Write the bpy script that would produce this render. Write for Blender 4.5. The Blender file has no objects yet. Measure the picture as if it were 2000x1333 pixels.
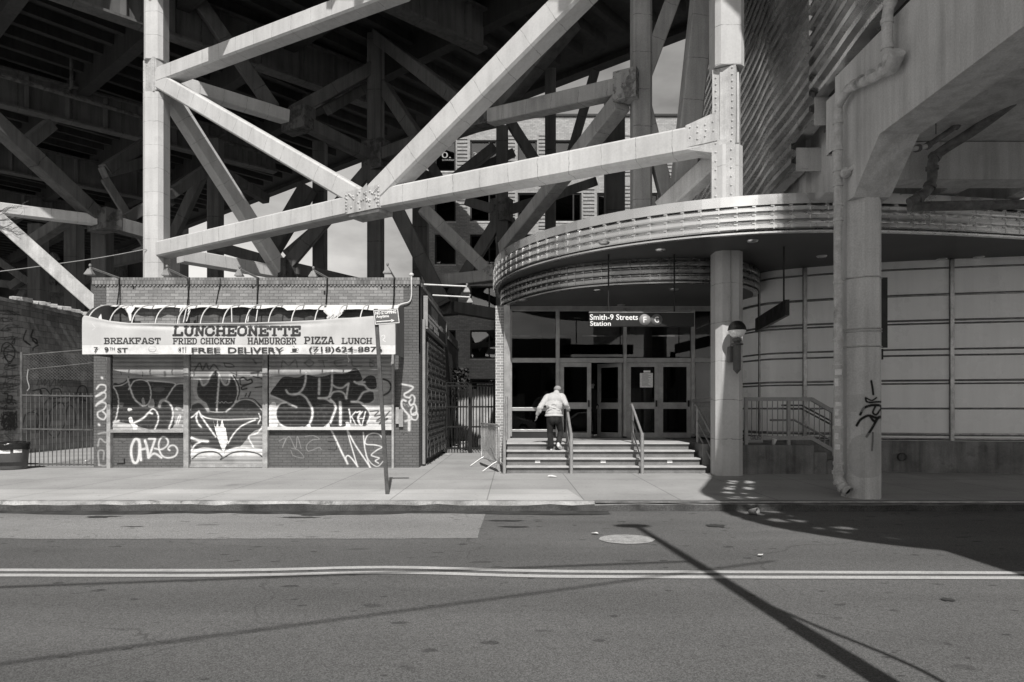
import bpy, bmesh, math, random
import numpy as np
from mathutils import Vector, Matrix
random.seed(7)
R = math.radians
D = bpy.data
SC = bpy.context.scene
COL = SC.collection

# ---------------------------------------------------------------- camera
EYE, FPX = 1.6, 1333.0
cam = D.objects.new('camera', D.cameras.new('camera'))
COL.objects.link(cam)
cam.location = (0, 0, EYE)
cam.rotation_euler = (R(90), 0, 0)
cam.data.sensor_width = 36
cam.data.lens = 36 * FPX / 2000
cam.data.shift_y = 133.5 / 2000
cam.data.clip_end = 2000
SC.camera = cam

# ---------------------------------------------------------------- sun, sky, exposure
LDIR = Vector((-0.09, 1.0, -1.07)).normalized()
sun = D.objects.new('sun', D.lights.new('sun', 'SUN'))
COL.objects.link(sun)
sun.data.energy = 4.7
sun.data.angle = R(0.5)
sun.data.color = (1.0, 0.975, 0.94)
sun.rotation_euler = LDIR.to_track_quat('-Z', 'Y').to_euler()
W = D.worlds.new('World')
SC.world = W
W.use_nodes = True
wn, wl = W.node_tree.nodes, W.node_tree.links
bg = wn['Background']
sky = wn.new('ShaderNodeTexSky')
sky.sky_type = 'NISHITA'
sky.sun_disc = False
sky.sun_elevation = math.asin(-LDIR.z)
sky.sun_rotation = math.atan2(-LDIR.x, -LDIR.y)
bw = wn.new('ShaderNodeRGBToBW')
wl.new(sky.outputs[0], bw.inputs[0])
tc = wn.new('ShaderNodeTexCoord')
mp = wn.new('ShaderNodeMapping')
mp.inputs['Scale'].default_value = (1.0, 1.0, 2.4)
mp.inputs['Location'].default_value = (0.3, 0.1, 0.4)
wl.new(tc.outputs['Generated'], mp.inputs[0])
cn = wn.new('ShaderNodeTexNoise')
cn.inputs['Scale'].default_value = 3.2
cn.inputs['Detail'].default_value = 9
cn.inputs['Roughness'].default_value = 0.55
wl.new(mp.outputs[0], cn.inputs['Vector'])
cr = wn.new('ShaderNodeMapRange')
cr.inputs[1].default_value = 0.38
cr.inputs[2].default_value = 0.66
cr.inputs[3].default_value = 0.55
cr.inputs[4].default_value = 1.25
wl.new(cn.outputs[0], cr.inputs[0])
mu = wn.new('ShaderNodeMath')
mu.operation = 'MULTIPLY'
# hazy bright horizon, deep dark zenith, as black-and-white film behind a red filter sees it
sz = wn.new('ShaderNodeSeparateXYZ')
wl.new(tc.outputs['Generated'], sz.inputs[0])
hg = wn.new('ShaderNodeMapRange')
hg.interpolation_type = 'SMOOTHSTEP'
for i_, q_ in enumerate((0.40, 0.97, 2.0, 0.20)): hg.inputs[i_ + 1].default_value = q_
wl.new(sz.outputs[2], hg.inputs[0])
mg = wn.new('ShaderNodeMath'); mg.operation = 'MULTIPLY'
wl.new(bw.outputs[0], mg.inputs[0]); wl.new(hg.outputs[0], mg.inputs[1])
wl.new(mg.outputs[0], mu.inputs[0])
wl.new(cr.outputs[0], mu.inputs[1])
cb = wn.new('ShaderNodeCombineColor')
for i, k in enumerate((1.0, 0.975, 0.94)):
    m_ = wn.new('ShaderNodeMath')
    m_.operation = 'MULTIPLY'
    m_.inputs[1].default_value = k
    wl.new(mu.outputs[0], m_.inputs[0])
    wl.new(m_.outputs[0], cb.inputs[i])
wl.new(cb.outputs[0], bg.inputs[0])
bg.inputs[1].default_value = 0.085
SC.view_settings.view_transform = 'Standard'
SC.view_settings.look = 'None'
SC.view_settings.exposure = 0.0
SC.view_settings.gamma = 1.0
SC.cycles.max_bounces = 6

# ---------------------------------------------------------------- helpers
def P(u, v, Y):
    return Vector(((u - 1000) / FPX * Y, Y, EYE - (v - 800) / FPX * Y))
def G(u, v, z=0.0):
    Y = (EYE - z) * FPX / (v - 800)
    return Vector(((u - 1000) / FPX * Y, Y, z))

def worigin(o):
    p = Vector((0, 0, 0))
    while o is not None:
        p += o.location
        o = o.parent
    return p
def tag(o, label=None, cat=None, group=None, kind=None):
    if label: o['label'] = label
    if cat: o['category'] = cat
    if group: o['group'] = group
    if kind: o['kind'] = kind
    return o
def thing(name, label, cat, loc=(0, 0, 0), group=None):
    o = D.objects.new(name, None)
    o.empty_display_size = 0.3
    COL.objects.link(o)
    o.location = loc
    return tag(o, label, cat, group)
def link(o, parent, local=False):
    COL.objects.link(o)
    if parent is not None:
        o.parent = parent
        if not local:
            o.location = -worigin(parent)
    return o
def copy_tree(o, parent=None):
    c = o.copy()
    COL.objects.link(c)
    if parent is not None: c.parent = parent
    for ch in o.children: copy_tree(ch, c)
    return c

def catmull(pts, n=8, closed=False):
    pts = [Vector(p) for p in pts]
    if len(pts) < 3: return pts
    out = []
    N = len(pts)
    rng = N if closed else N - 1
    for i in range(rng):
        p1, p2 = pts[i], pts[(i + 1) % N]
        p0 = pts[i - 1] if (i > 0 or closed) else p1 * 2 - p2
        p3 = pts[(i + 2) % N] if (i + 2 < N or closed) else p2 * 2 - p1
        for k in range(n):
            t = k / n
            out.append(0.5 * ((2 * p1) + (p2 - p0) * t + (2 * p0 - 5 * p1 + 4 * p2 - p3) * t * t + (3 * p1 - p0 - 3 * p2 + p3) * t ** 3))
    if not closed: out.append(pts[-1])
    return out

class MB:
    def __init__(s):
        s.v, s.f, s.uv, s.sm = [], [], [], []
    def add(s, verts, faces, smooth=False, uvs=None):
        b = len(s.v)
        s.v.extend(tuple(p) for p in verts)
        for i, f in enumerate(faces):
            s.f.append([b + k for k in f])
            s.sm.append(smooth)
            s.uv.append(uvs[i] if uvs else [(0.0, 0.0)] * len(f))
        return s
    def box(s, x0, x1, y0, y1, z0, z1):
        vs = [(x0, y0, z0), (x1, y0, z0), (x1, y1, z0), (x0, y1, z0), (x0, y0, z1), (x1, y0, z1), (x1, y1, z1), (x0, y1, z1)]
        return s.add(vs, [(0, 3, 2, 1), (4, 5, 6, 7), (0, 1, 5, 4), (1, 2, 6, 5), (2, 3, 7, 6), (3, 0, 4, 7)])
    def quad(s, a, b, c, d):
        return s.add([a, b, c, d], [(0, 1, 2, 3)])
    def beam(s, p, q, w, h=None, ch=0.0, up=(0, 0, 1)):
        h = h or w
        p, q = Vector(p), Vector(q)
        ax = (q - p)
        L = ax.length
        ax.normalize()
        upv = Vector(up)
        if abs(ax.dot(upv)) > 0.98: upv = Vector((0, 1, 0)) if abs(ax.y) < .9 else Vector((1, 0, 0))
        sx = ax.cross(upv).normalized()
        sz = sx.cross(ax).normalized()
        a, b = w / 2, h / 2
        if ch > 0:
            c = ch
            prof = [(-a + c, -b), (a - c, -b), (a, -b + c), (a, b - c), (a - c, b), (-a + c, b), (-a, b - c), (-a, -b + c)]
        else:
            prof = [(-a, -b), (a, -b), (a, b), (-a, b)]
        n = len(prof)
        per = [0.0]
        for i in range(n):
            u0, u1 = prof[i], prof[(i + 1) % n]
            per.append(per[-1] + math.hypot(u1[0] - u0[0], u1[1] - u0[1]))
        vs = [p + sx * x + sz * z for x, z in prof] + [q + sx * x + sz * z for x, z in prof]
        fs, uvs = [], []
        for i in range(n):
            j = (i + 1) % n
            fs.append((i, j, n + j, n + i))
            uvs.append([(0, per[i]), (0, per[i + 1]), (L, per[i + 1]), (L, per[i])])
        fs.append(tuple(range(n - 1, -1, -1))); uvs.append([(0.3, 0)] * n)
        fs.append(tuple(range(n, 2 * n))); uvs.append([(0.3, 0)] * n)
        return s.add(vs, fs, False, uvs)
    def tube(s, pts, r, n=8, caps=True, closed=False):
        pts = [Vector(p) for p in pts]
        N = len(pts)
        rs = r if isinstance(r, (list, tuple)) else [r] * N
        ref = Vector((0, 0, 1))
        vs = []
        prev = None
        for i, p in enumerate(pts):
            if closed:
                t = (pts[(i + 1) % N] - pts[i - 1])
            else:
                t = (pts[min(i + 1, N - 1)] - pts[max(i - 1, 0)])
            if t.length < 1e-9: t = Vector((0, 0, 1))
            t.normalize()
            if prev is None:
                a = t.cross(ref)
                if a.length < 1e-3: a = t.cross(Vector((1, 0, 0)))
            else:
                a = prev - t * prev.dot(t)
            a.normalize()
            prev = a
            b = t.cross(a)
            for k in range(n):
                an = 2 * math.pi * k / n
                vs.append(p + (a * math.cos(an) + b * math.sin(an)) * rs[i])
        fs = []
        for i in range(N if closed else N - 1):
            i2 = (i + 1) % N
            for k in range(n):
                k2 = (k + 1) % n
                fs.append((i * n + k, i * n + k2, i2 * n + k2, i2 * n + k))
        s.add(vs, fs, True)
        if caps and not closed:
            s.add(vs[:n], [tuple(range(n - 1, -1, -1))])
            s.add(vs[-n:], [tuple(range(n))])
        return s
    def lathe(s, prof, c, n=20, axis='z', smooth=True):
        c = Vector(c)
        vs = []
        for r, h in prof:
            for k in range(n):
                a = 2 * math.pi * k / n
                x, y = r * math.cos(a), r * math.sin(a)
                vs.append(c + (Vector((x, y, h)) if axis == 'z' else Vector((x, -h, y)) if axis == 'y' else Vector((h, x, y))))
        fs = []
        for i in range(len(prof) - 1):
            for k in range(n):
                k2 = (k + 1) % n
                fs.append((i * n + k, i * n + k2, (i + 1) * n + k2, (i + 1) * n + k))
        return s.add(vs, fs, smooth)
    def ell(s, c, r, n=12, rot=None):
        c = Vector(c)
        if not hasattr(r, '__len__'): r = (r, r, r)
        vs, fs = [], []
        m = max(6, n // 2 + 2)
        for i in range(m + 1):
            th = math.pi * i / m
            for k in range(n):
                a = 2 * math.pi * k / n
                p = Vector((r[0] * math.sin(th) * math.cos(a), r[1] * math.sin(th) * math.sin(a), r[2] * math.cos(th)))
                if rot: p = rot @ p
                vs.append(c + p)
        for i in range(m):
            for k in range(n):
                k2 = (k + 1) % n
                fs.append((i * n + k, (i + 1) * n + k, (i + 1) * n + k2, i * n + k2))
        return s.add(vs, fs, True)
    def caps(s, p, q, r0, r1, n=12):
        s.tube([p, Vector(p).lerp(Vector(q), .5), q], [r0, (r0 + r1) / 2, r1], n)
        s.ell(p, r0 * .999, n); s.ell(q, r1 * .999, n)
        return s
    def loft(s, prof, plan, smooth=False, flip=False):
        """prof: (out, z) pairs swept along the plan curve (x, y); out is to the right-hand side of travel"""
        pl = [Vector((p[0], p[1])) for p in plan]
        N, n = len(pl), len(prof)
        vs, ln = [], 0
        lens = []
        for i in range(N):
            t = pl[min(i + 1, N - 1)] - pl[max(i - 1, 0)]
            t.normalize()
            nr = Vector((t.y, -t.x))
            if i: ln += (pl[i] - pl[i - 1]).length
            lens.append(ln)
            for o, z in prof:
                vs.append((pl[i].x + nr.x * o, pl[i].y + nr.y * o, z))
        fs, uvs = [], []
        for i in range(N - 1):
            for k in range(n - 1):
                fs.append((i * n + k, (i + 1) * n + k, (i + 1) * n + k + 1, i * n + k + 1))
                uvs.append([(lens[i], prof[k][1]), (lens[i + 1], prof[k][1]), (lens[i + 1], prof[k + 1][1]), (lens[i], prof[k + 1][1])])
        return s.add(vs, fs, smooth, uvs)
    def poly(s, pts, z0, z1):
        """vertical prism over a plan polygon"""
        n = len(pts)
        vs = [(x, y, z0) for x, y in pts] + [(x, y, z1) for x, y in pts]
        fs = [tuple(range(n - 1, -1, -1)), tuple(range(n, 2 * n))] + [(i, (i + 1) % n, n + (i + 1) % n, n + i) for i in range(n)]
        return s.add(vs, fs)
    def build(s, name, mat, parent=None, local=False, fix=True):
        me = D.meshes.new(name)
        me.from_pydata(s.v, [], s.f)
        me.polygons.foreach_set('use_smooth', s.sm)
        uvl = me.uv_layers.new(name='UVMap')
        flat = [c for f in s.uv for p in f for c in p]
        uvl.data.foreach_set('uv', flat)
        if fix:
            bm = bmesh.new(); bm.from_mesh(me)
            bmesh.ops.recalc_face_normals(bm, faces=bm.faces)
            bm.to_mesh(me); bm.free()
        me.materials.append(mat)
        o = D.objects.new(name, me)
        return link(o, parent, local)

def bevel(o, w=0.01, n=2):
    m = o.modifiers.new('bevel', 'BEVEL')
    m.width, m.segments, m.limit_method = w, n, 'ANGLE'
    return o

# ---------------------------------------------------------------- materials
class NT:
    def __init__(s, name):
        s.m = D.materials.new(name)
        s.m.use_nodes = True
        s.n, s.l = s.m.node_tree.nodes, s.m.node_tree.links
        s.b = s.n['Principled BSDF']
        s.geo = s.n.new('ShaderNodeNewGeometry')
    def new(s, t, **kw):
        x = s.n.new(t)
        for k, v in kw.items(): setattr(x, k, v)
        return x
    def math(s, op, a, b=None, c=None, clamp=False):
        x = s.new('ShaderNodeMath', operation=op)
        x.use_clamp = clamp
        for i, q in enumerate((a, b, c)):
            if q is None: continue
            if isinstance(q, (int, float)): x.inputs[i].default_value = q
            else: s.l.new(q, x.inputs[i])
        return x.outputs[0]
    def noise(s, scale, detail=4, rough=.55, vec=None, stretch=None):
        x = s.new('ShaderNodeTexNoise')
        x.inputs['Scale'].default_value = scale
        x.inputs['Detail'].default_value = detail
        x.inputs['Roughness'].default_value = rough
        v = vec or s.geo.outputs['Position']
        if stretch:
            mp = s.new('ShaderNodeMapping')
            mp.inputs['Scale'].default_value = stretch
            s.l.new(v, mp.inputs[0]); v = mp.outputs[0]
        s.l.new(v, x.inputs['Vector'])
        return x.outputs[0]
    def rng(s, x, a, b, c, d):
        m = s.new('ShaderNodeMapRange')
        s.l.new(x, m.inputs[0])
        for i, q in enumerate((a, b, c, d)): m.inputs[i + 1].default_value = q
        return m.outputs[0]
    def mix(s, f, a, b):
        m = s.new('ShaderNodeMix', data_type='FLOAT')
        for i, q in ((0, f), (2, a), (3, b)):
            if isinstance(q, (int, float)): m.inputs[i].default_value = q
            else: s.l.new(q, m.inputs[i])
        return m.outputs[0]
    def attr(s, name):
        return s.new('ShaderNodeAttribute', attribute_name=name).outputs['Fac']
    def col(s, x):
        c = s.new('ShaderNodeCombineColor')
        for i in range(3): s.l.new(x, c.inputs[i])
        s.l.new(c.outputs[0], s.b.inputs['Base Color'])
    def bump(s, h, strength=.3, dist=.01):
        b = s.new('ShaderNodeBump')
        b.inputs['Strength'].default_value = strength
        b.inputs['Distance'].default_value = dist
        s.l.new(h, b.inputs['Height'])
        s.l.new(b.outputs[0], s.b.inputs['Normal'])
    def wallvec(s):
        sp = s.new('ShaderNodeSeparateXYZ'); s.l.new(s.geo.outputs['Position'], sp.inputs[0])
        sn = s.new('ShaderNodeSeparateXYZ'); s.l.new(s.geo.outputs['True Normal'], sn.inputs[0])
        k = s.math('GREATER_THAN', s.math('ABSOLUTE', sn.outputs[0]), .7)
        h = s.mix(k, sp.outputs[0], sp.outputs[1])
        c = s.new('ShaderNodeCombineXYZ')
        s.l.new(h, c.inputs[0]); s.l.new(sp.outputs[2], c.inputs[1])
        return c.outputs[0]

def mat(name, v, rough=.85, var=.25, scale=1.3, fine=40, finev=.12, metal=0, streak=0, seam=0, bump=.25, spec=.3, stain=0, paint=False, brick=None, brickv=None, dots=None):
    t = NT(name)
    big = t.rng(t.noise(scale, 6), .3, .7, 1 - var, 1 + var)
    fin = t.rng(t.noise(fine, 3), .3, .7, 1 - finev, 1 + finev)
    f = t.math('MULTIPLY', big, fin)
    hgt = t.noise(fine * .8, 4)
    if brick:
        bw_, bh_, ms, mort = brick
        x = t.new('ShaderNodeTexBrick')
        t.l.new(t.wallvec(), x.inputs['Vector'])
        for k, q in (('Scale', 1), ('Brick Width', bw_), ('Row Height', bh_), ('Mortar Size', ms), ('Mortar Smooth', .2), ('Bias', 0)):
            x.inputs[k].default_value = q
        a_, b_ = brickv or (.75, 1.2)
        x.inputs['Color1'].default_value = (a_, a_, a_, 1); x.inputs['Color2'].default_value = (b_, b_, b_, 1)
        x.inputs['Mortar'].default_value = (mort, mort, mort, 1)
        bwn = t.new('ShaderNodeRGBToBW'); t.l.new(x.outputs[0], bwn.inputs[0])
        f = t.math('MULTIPLY', f, bwn.outputs[0])
        hgt = t.math('SUBTRACT', t.math('MULTIPLY', hgt, .25), x.outputs['Fac'])
    if streak:
        st = t.rng(t.noise(1.0, 5, .6, stretch=(5, 5, .35)), .42, .7, 1, 1 - streak)
        f = t.math('MULTIPLY', f, st)
    if stain:
        sp = t.rng(t.noise(2.6, 8, .65), .56, .70, 1, 1 - stain)
        f = t.math('MULTIPLY', f, sp)
    if seam or dots:
        uv = t.new('ShaderNodeUVMap', uv_map='UVMap')
        su = t.new('ShaderNodeSeparateXYZ'); t.l.new(uv.outputs[0], su.inputs[0])
    if seam:
        w = t.math('MULTIPLY', t.math('SUBTRACT', t.noise(3, 4), .5), .12)
        fr = t.math('FRACT', t.math('DIVIDE', t.math('ADD', su.outputs[0], w), seam))
        ln = t.math('LESS_THAN', fr, .018)
        ln = t.math('MULTIPLY', ln, t.rng(t.noise(7, 3), .35, .6, .1, .55))
        f = t.math('MULTIPLY', f, t.math('SUBTRACT', 1.0, ln))
    val = t.math('MULTIPLY', f, v)
    if dots:
        pitch, c0, c1, dv = dots
        fr = t.math('LESS_THAN', t.math('FRACT', t.math('DIVIDE', su.outputs[0], pitch)), .45)
        k = t.math('MULTIPLY', fr, t.math('MULTIPLY', t.math('GREATER_THAN', su.outputs[1], c0), t.math('LESS_THAN', su.outputs[1], c1)))
        val = t.mix(k, val, dv)
    if paint:
        pv = t.math('MULTIPLY', t.attr('pv'), t.rng(t.noise(9, 5), .3, .7, .8, 1.15))
        wear = t.rng(t.noise(16, 6, .65), .33, .46, .84, 1)
        val = t.mix(t.math('MULTIPLY', t.attr('pa'), wear), val, pv)
    t.col(val)
    t.b.inputs['Metallic'].default_value = metal
    t.b.inputs['Specular IOR Level'].default_value = spec
    if metal or rough < .5:
        t.l.new(t.rng(t.noise(scale * 3, 5), .3, .7, rough * .75, rough * 1.3), t.b.inputs['Roughness'])
    else:
        t.b.inputs['Roughness'].default_value = rough
    if bump: t.bump(hgt, bump, .006 if not brick else .008)
    return t.m

M = {}
M['concrete'] = mat('viaduct_concrete', .53, var=.1, scale=.8, fine=22, finev=.05, streak=.13, seam=.85, bump=.35, stain=.10)
M['shaded_mid'] = mat('viaduct_shaded_mid', .42, rough=.7, var=.2, scale=.7, streak=.3, seam=1.1, bump=.2)  # second bent: viaduct concrete with some of the deck's shade in its colour
M['shaded_dark'] = mat('viaduct_shaded_dark', .10, rough=.7, var=.25, scale=.7, streak=.4, seam=2.2, bump=.15)  # rear members: the deck's shade is put into this dark colour
M['plate'] = mat('gusset_plate', .52, rough=.75, var=.15, scale=3, streak=.35, stain=.3, bump=.3)
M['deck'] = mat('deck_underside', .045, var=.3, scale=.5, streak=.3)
M['column'] = mat('pier_concrete', .60, var=.12, scale=1.0, streak=.28, bump=.3, stain=.12, paint=True)
M['column_plain'] = mat('pier_concrete_plain', .60, var=.12, scale=1.0, streak=.28, bump=.3, stain=.12)
M['plinth'] = mat('plinth_concrete', .22, var=.35, scale=1.6, streak=.5, bump=.4, stain=.4)
M['step'] = mat('step_granite', .18, var=.18, scale=5, fine=160, finev=.35, bump=.2, stain=.25)
M['tread'] = mat('step_tread', .44, var=.15, scale=3, fine=120, finev=.2, bump=.1, stain=.15)
M['white_brick'] = mat('upper_brick', .25, var=.18, scale=1.2, fine=30, brick=(.215, .076, .007, .55), brickv=(.8, 1.2), stain=.15, bump=.5)
M['dark_brick'] = mat('painted_brick', .125, var=.14, scale=1.5, fine=30, brick=(.215, .068, .008, .62), brickv=(.92, 1.06), paint=True, bump=.5)
M['coping'] = mat('coping_brick', .22, var=.3, scale=4, brick=(.075, .4, .008, .55), brickv=(.75, 1.15), stain=.4)
M['far_brick'] = mat('far_brick', .34, var=.1, scale=.6, fine=8, brick=(.3, .1, .012, .72), brickv=(.85, 1.15), bump=.2)
M['block'] = mat('cinder_block', .20, var=.32, scale=.7, fine=18, brick=(.405, .203, .010, .55), brickv=(.75, 1.25), streak=.35, stain=.3, paint=True, bump=.5)
M['shutter'] = mat('shutter_metal', .30, rough=.55, var=.2, scale=2, fine=60, finev=.1, streak=.15, paint=True, bump=.1, spec=.4)
M['frame_paint'] = mat('shutter_frame_paint', .34, rough=.6, var=.3, scale=5, stain=.6, bump=.2)
M['fabric'] = mat('awning_fabric', .52, rough=.7, var=.07, scale=2, fine=60, finev=.03, streak=.06, paint=True, bump=.08)
M['fabric_plain'] = mat('awning_fabric_plain', .62, rough=.7, var=.1, scale=4, fine=60, finev=.05, bump=.1)
M['fabric_dark'] = mat('awning_side_fabric', .16, rough=.7, var=.1, scale=4, bump=.1)
M['white_metal'] = mat('white_pipe', .62, rough=.4, var=.12, scale=6, bump=.05)
M['black'] = mat('black_paint', .018, rough=.45, var=.2, scale=5, bump=.05)
M['ink'] = mat('lettering_ink', .045, rough=.7, var=.1, bump=0)
M['white'] = mat('lettering_white', .75, rough=.6, var=.05, bump=0)
M['steel'] = mat('stainless_steel', .55, rough=.24, var=.12, scale=2, fine=50, finev=.04, metal=1, bump=.03)
M['steel_band'] = mat('stainless_band', .82, rough=.27, var=.10, scale=.7, fine=50, finev=.03, metal=1, bump=0)
M['clad'] = mat('corrugated_cladding', .66, rough=.24, var=.35, scale=.9, fine=60, finev=.05, metal=1, bump=.04)
M['rail'] = mat('rail_steel', .36, rough=.4, var=.15, scale=6, metal=.4, bump=.04)
M['steel_shaded'] = mat('stainless_shaded', .40, rough=.28, var=.12, scale=.7, fine=50, finev=.03, metal=.95, bump=0)  # canopy steel again, darkened in colour for the shade beneath the canopy
M['rail_paint'] = mat('painted_rail', .30, rough=.5, var=.12, scale=5, bump=.05)
M['alu'] = mat('aluminium_frame', .34, rough=.4, var=.2, scale=4, metal=.3, bump=.03)
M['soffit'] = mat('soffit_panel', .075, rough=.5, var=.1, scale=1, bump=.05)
M['panel'] = mat('wall_panel', .88, rough=.3, spec=.6, var=.03, scale=.8, fine=60, finev=.02, streak=.07, bump=.01)
M['strip'] = mat('wall_strip', .22, rough=.35, var=.3, scale=5, metal=1, bump=.03)
M['inside'] = mat('dark_interior', .03, var=.3, bump=0)
M['pipe'] = mat('drain_pipe_paint', .55, rough=.6, var=.2, scale=6, stain=.55, streak=.2, bump=.2)
M['pipe_dark'] = mat('rusty_pipe', .16, rough=.7, var=.4, scale=8, bump=.3)
M['iron'] = mat('rusty_iron', .10, rough=.6, var=.4, scale=8, bump=.1)
M['galv'] = mat('galvanised_steel', .50, rough=.45, var=.2, scale=6, metal=.6, bump=.05)
M['sign_grey'] = mat('sign_red_grey', .13, rough=.45, var=.1, bump=0)
M['post'] = mat('sign_post_steel', .12, rough=.5, var=.25, scale=6, metal=.5, dots=(.05, .018, .032, .4))
M['kerb_face'] = mat('kerb_face_dirt', .075, var=.6, scale=2.6, fine=60, finev=.4, stain=.5, bump=.4)
M['kerb'] = mat('kerb_concrete', .33, var=.5, scale=2.2, fine=60, finev=.3, stain=.9, bump=.5)
M['skin'] = mat('skin', .30, rough=.6, var=.06, bump=0)
M['jacket'] = mat('light_jacket', .48, rough=.75, var=.08, scale=9, fine=16, finev=.06, bump=.9)
M['trousers'] = mat('dark_trousers', .02, rough=.8, var=.3, scale=10, bump=.2)
M['black_cloth'] = mat('black_cloth', .012, rough=.9, var=.2, bump=.1)
M['shoe'] = mat('white_shoe', .62, rough=.6, var=.1, bump=0)
M['cap'] = mat('grey_cap', .30, rough=.85, var=.1, scale=20, bump=.1)
M['bin'] = mat('grey_bin_plastic', .10, rough=.5, var=.15, scale=4, bump=.05)
M['bag'] = mat('black_bag', .02, rough=.25, var=.3, scale=12, bump=.4)
M['paper'] = mat('paper', .75, rough=.8, var=.1, bump=0)
M['twig'] = mat('bark', .13, rough=.9, var=.2, bump=.2)
M['milk'] = mat('milk_globe', .88, rough=.25, var=.05, bump=0)
M['disc_a'] = mat('route_disc_grey', .25, rough=.5, var=.05, bump=0)
M['disc_b'] = mat('route_disc_dark', .14, rough=.5, var=.05, bump=0)
M['letter'] = mat('sign_letter_white', .85, rough=.5, var=.03, bump=0)
M['sign_black'] = mat('station_sign_black', .02, rough=.4, var=.05, bump=0)
M['corr'] = mat('corrugated_sheet_light', .55, rough=.6, var=.2, scale=3, streak=.4, bump=.1)
M['thermo'] = mat('road_paint', .46, var=.12, scale=2, fine=90, finev=.25, bump=.1, stain=.2)
M['manhole'] = mat('manhole_concrete', .36, var=.25, scale=6, fine=60, finev=.35, bump=.3)
M['patch_dark'] = mat('tar_stain', .05, var=.2, scale=8, bump=.1)

def asphalt(name, v):
    t = NT(name)
    big = t.rng(t.noise(.35, 6), .3, .7, .86, 1.12)
    lane = t.rng(t.noise(1.0, 5, .6, stretch=(.12, 1.4, 1)), .35, .7, .94, 1.07)
    vo = t.new('ShaderNodeTexVoronoi'); vo.inputs['Scale'].default_value = 120
    t.l.new(t.geo.outputs['Position'], vo.inputs['Vector'])
    sp = t.new('ShaderNodeRGBToBW'); t.l.new(vo.outputs['Color'], sp.inputs[0])
    agg = t.rng(sp.outputs[0], .2, .8, .68, 1.38)
    tyre = t.rng(t.noise(1.0, 3, .5, stretch=(.05, .75, 1)), .38, .62, .88, 1.09)
    wob = t.new('ShaderNodeVectorMath', operation='MULTIPLY_ADD')
    nz = t.new('ShaderNodeTexNoise'); nz.inputs['Scale'].default_value = 2.2; nz.inputs['Detail'].default_value = 6
    t.l.new(t.geo.outputs['Position'], nz.inputs['Vector'])
    t.l.new(nz.outputs['Color'], wob.inputs[0]); wob.inputs[1].default_value = (.55, .55, 0); t.l.new(t.geo.outputs['Position'], wob.inputs[2])
    ck = t.new('ShaderNodeTexVoronoi', feature='DISTANCE_TO_EDGE'); ck.inputs['Scale'].default_value = .30
    t.l.new(wob.outputs[0], ck.inputs['Vector'])
    line = t.math('LESS_THAN', ck.outputs[0], .0028)
    crack = t.math('SUBTRACT', 1.0, t.math('MULTIPLY', line, t.rng(t.noise(.45, 3), .46, .56, 0, .25)))
    fin = t.rng(t.noise(170, 2), .3, .7, .72, 1.3)
    st = t.rng(t.noise(2.0, 3, .4, stretch=(1.0, 2.2, 1)), .68, .72, 1, .66)
    st2 = t.rng(t.noise(4.2, 2, .3, stretch=(1, 1.6, 1)), .705, .73, 1, .55)
    f = big
    for q in (lane, agg, fin, st, st2, tyre, crack): f = t.math('MULTIPLY', f, q)
    t.col(t.math('MULTIPLY', f, v))
    t.b.inputs['Roughness'].default_value = .9
    t.b.inputs['Specular IOR Level'].default_value = .25
    t.bump(t.math('ADD', t.noise(90, 3), sp.outputs[0]), .35, .006)
    return t.m
M['asphalt'] = asphalt('asphalt', .125)
M['asphalt_near'] = asphalt('asphalt_far_lane', .108)

def paving(name, v, joint):
    t = NT(name)
    x = t.new('ShaderNodeTexBrick')
    x.offset = 0.0
    mpn = t.new('ShaderNodeMapping'); mpn.inputs['Location'].default_value = (.4, .3, 0)
    t.l.new(t.geo.outputs['Position'], mpn.inputs[0]); t.l.new(mpn.outputs[0], x.inputs['Vector'])
    for k, q in (('Scale', 1), ('Brick Width', joint), ('Row Height', 2.4), ('Mortar Size', .012), ('Mortar Smooth', .3)): x.inputs[k].default_value = q
    x.inputs['Color1'].default_value = (.95,) * 3 + (1,); x.inputs['Color2'].default_value = (1.05,) * 3 + (1,); x.inputs['Mortar'].default_value = (.62,) * 3 + (1,)
    b = t.new('ShaderNodeRGBToBW'); t.l.new(x.outputs[0], b.inputs[0])
    big = t.rng(t.noise(.7, 6), .3, .7, .85, 1.12)
    fin = t.rng(t.noise(70, 3), .3, .7, .84, 1.14)
    vo = t.new('ShaderNodeTexVoronoi'); vo.inputs['Scale'].default_value = 4.6
    t.l.new(t.geo.outputs['Position'], vo.inputs['Vector'])
    gum = t.rng(vo.outputs['Distance'], .07, .10, .62, 1)
    st = t.rng(t.noise(1.6, 7, .6), .6, .75, 1, .78)
    f = b.outputs[0]
    for q in (big, fin, gum, st): f = t.math('MULTIPLY', f, q)
    t.col(t.math('MULTIPLY', f, v))
    t.b.inputs['Roughness'].default_value = .9
    t.b.inputs['Specular IOR Level'].default_value = .25
    t.bump(t.noise(60, 4), .2, .004)
    return t.m
M['sidewalk'] = paving('sidewalk_concrete', .36, 1.55)
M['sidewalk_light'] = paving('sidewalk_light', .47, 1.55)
M['road_patch'] = asphalt('road_patch_concrete', .235)

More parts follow.
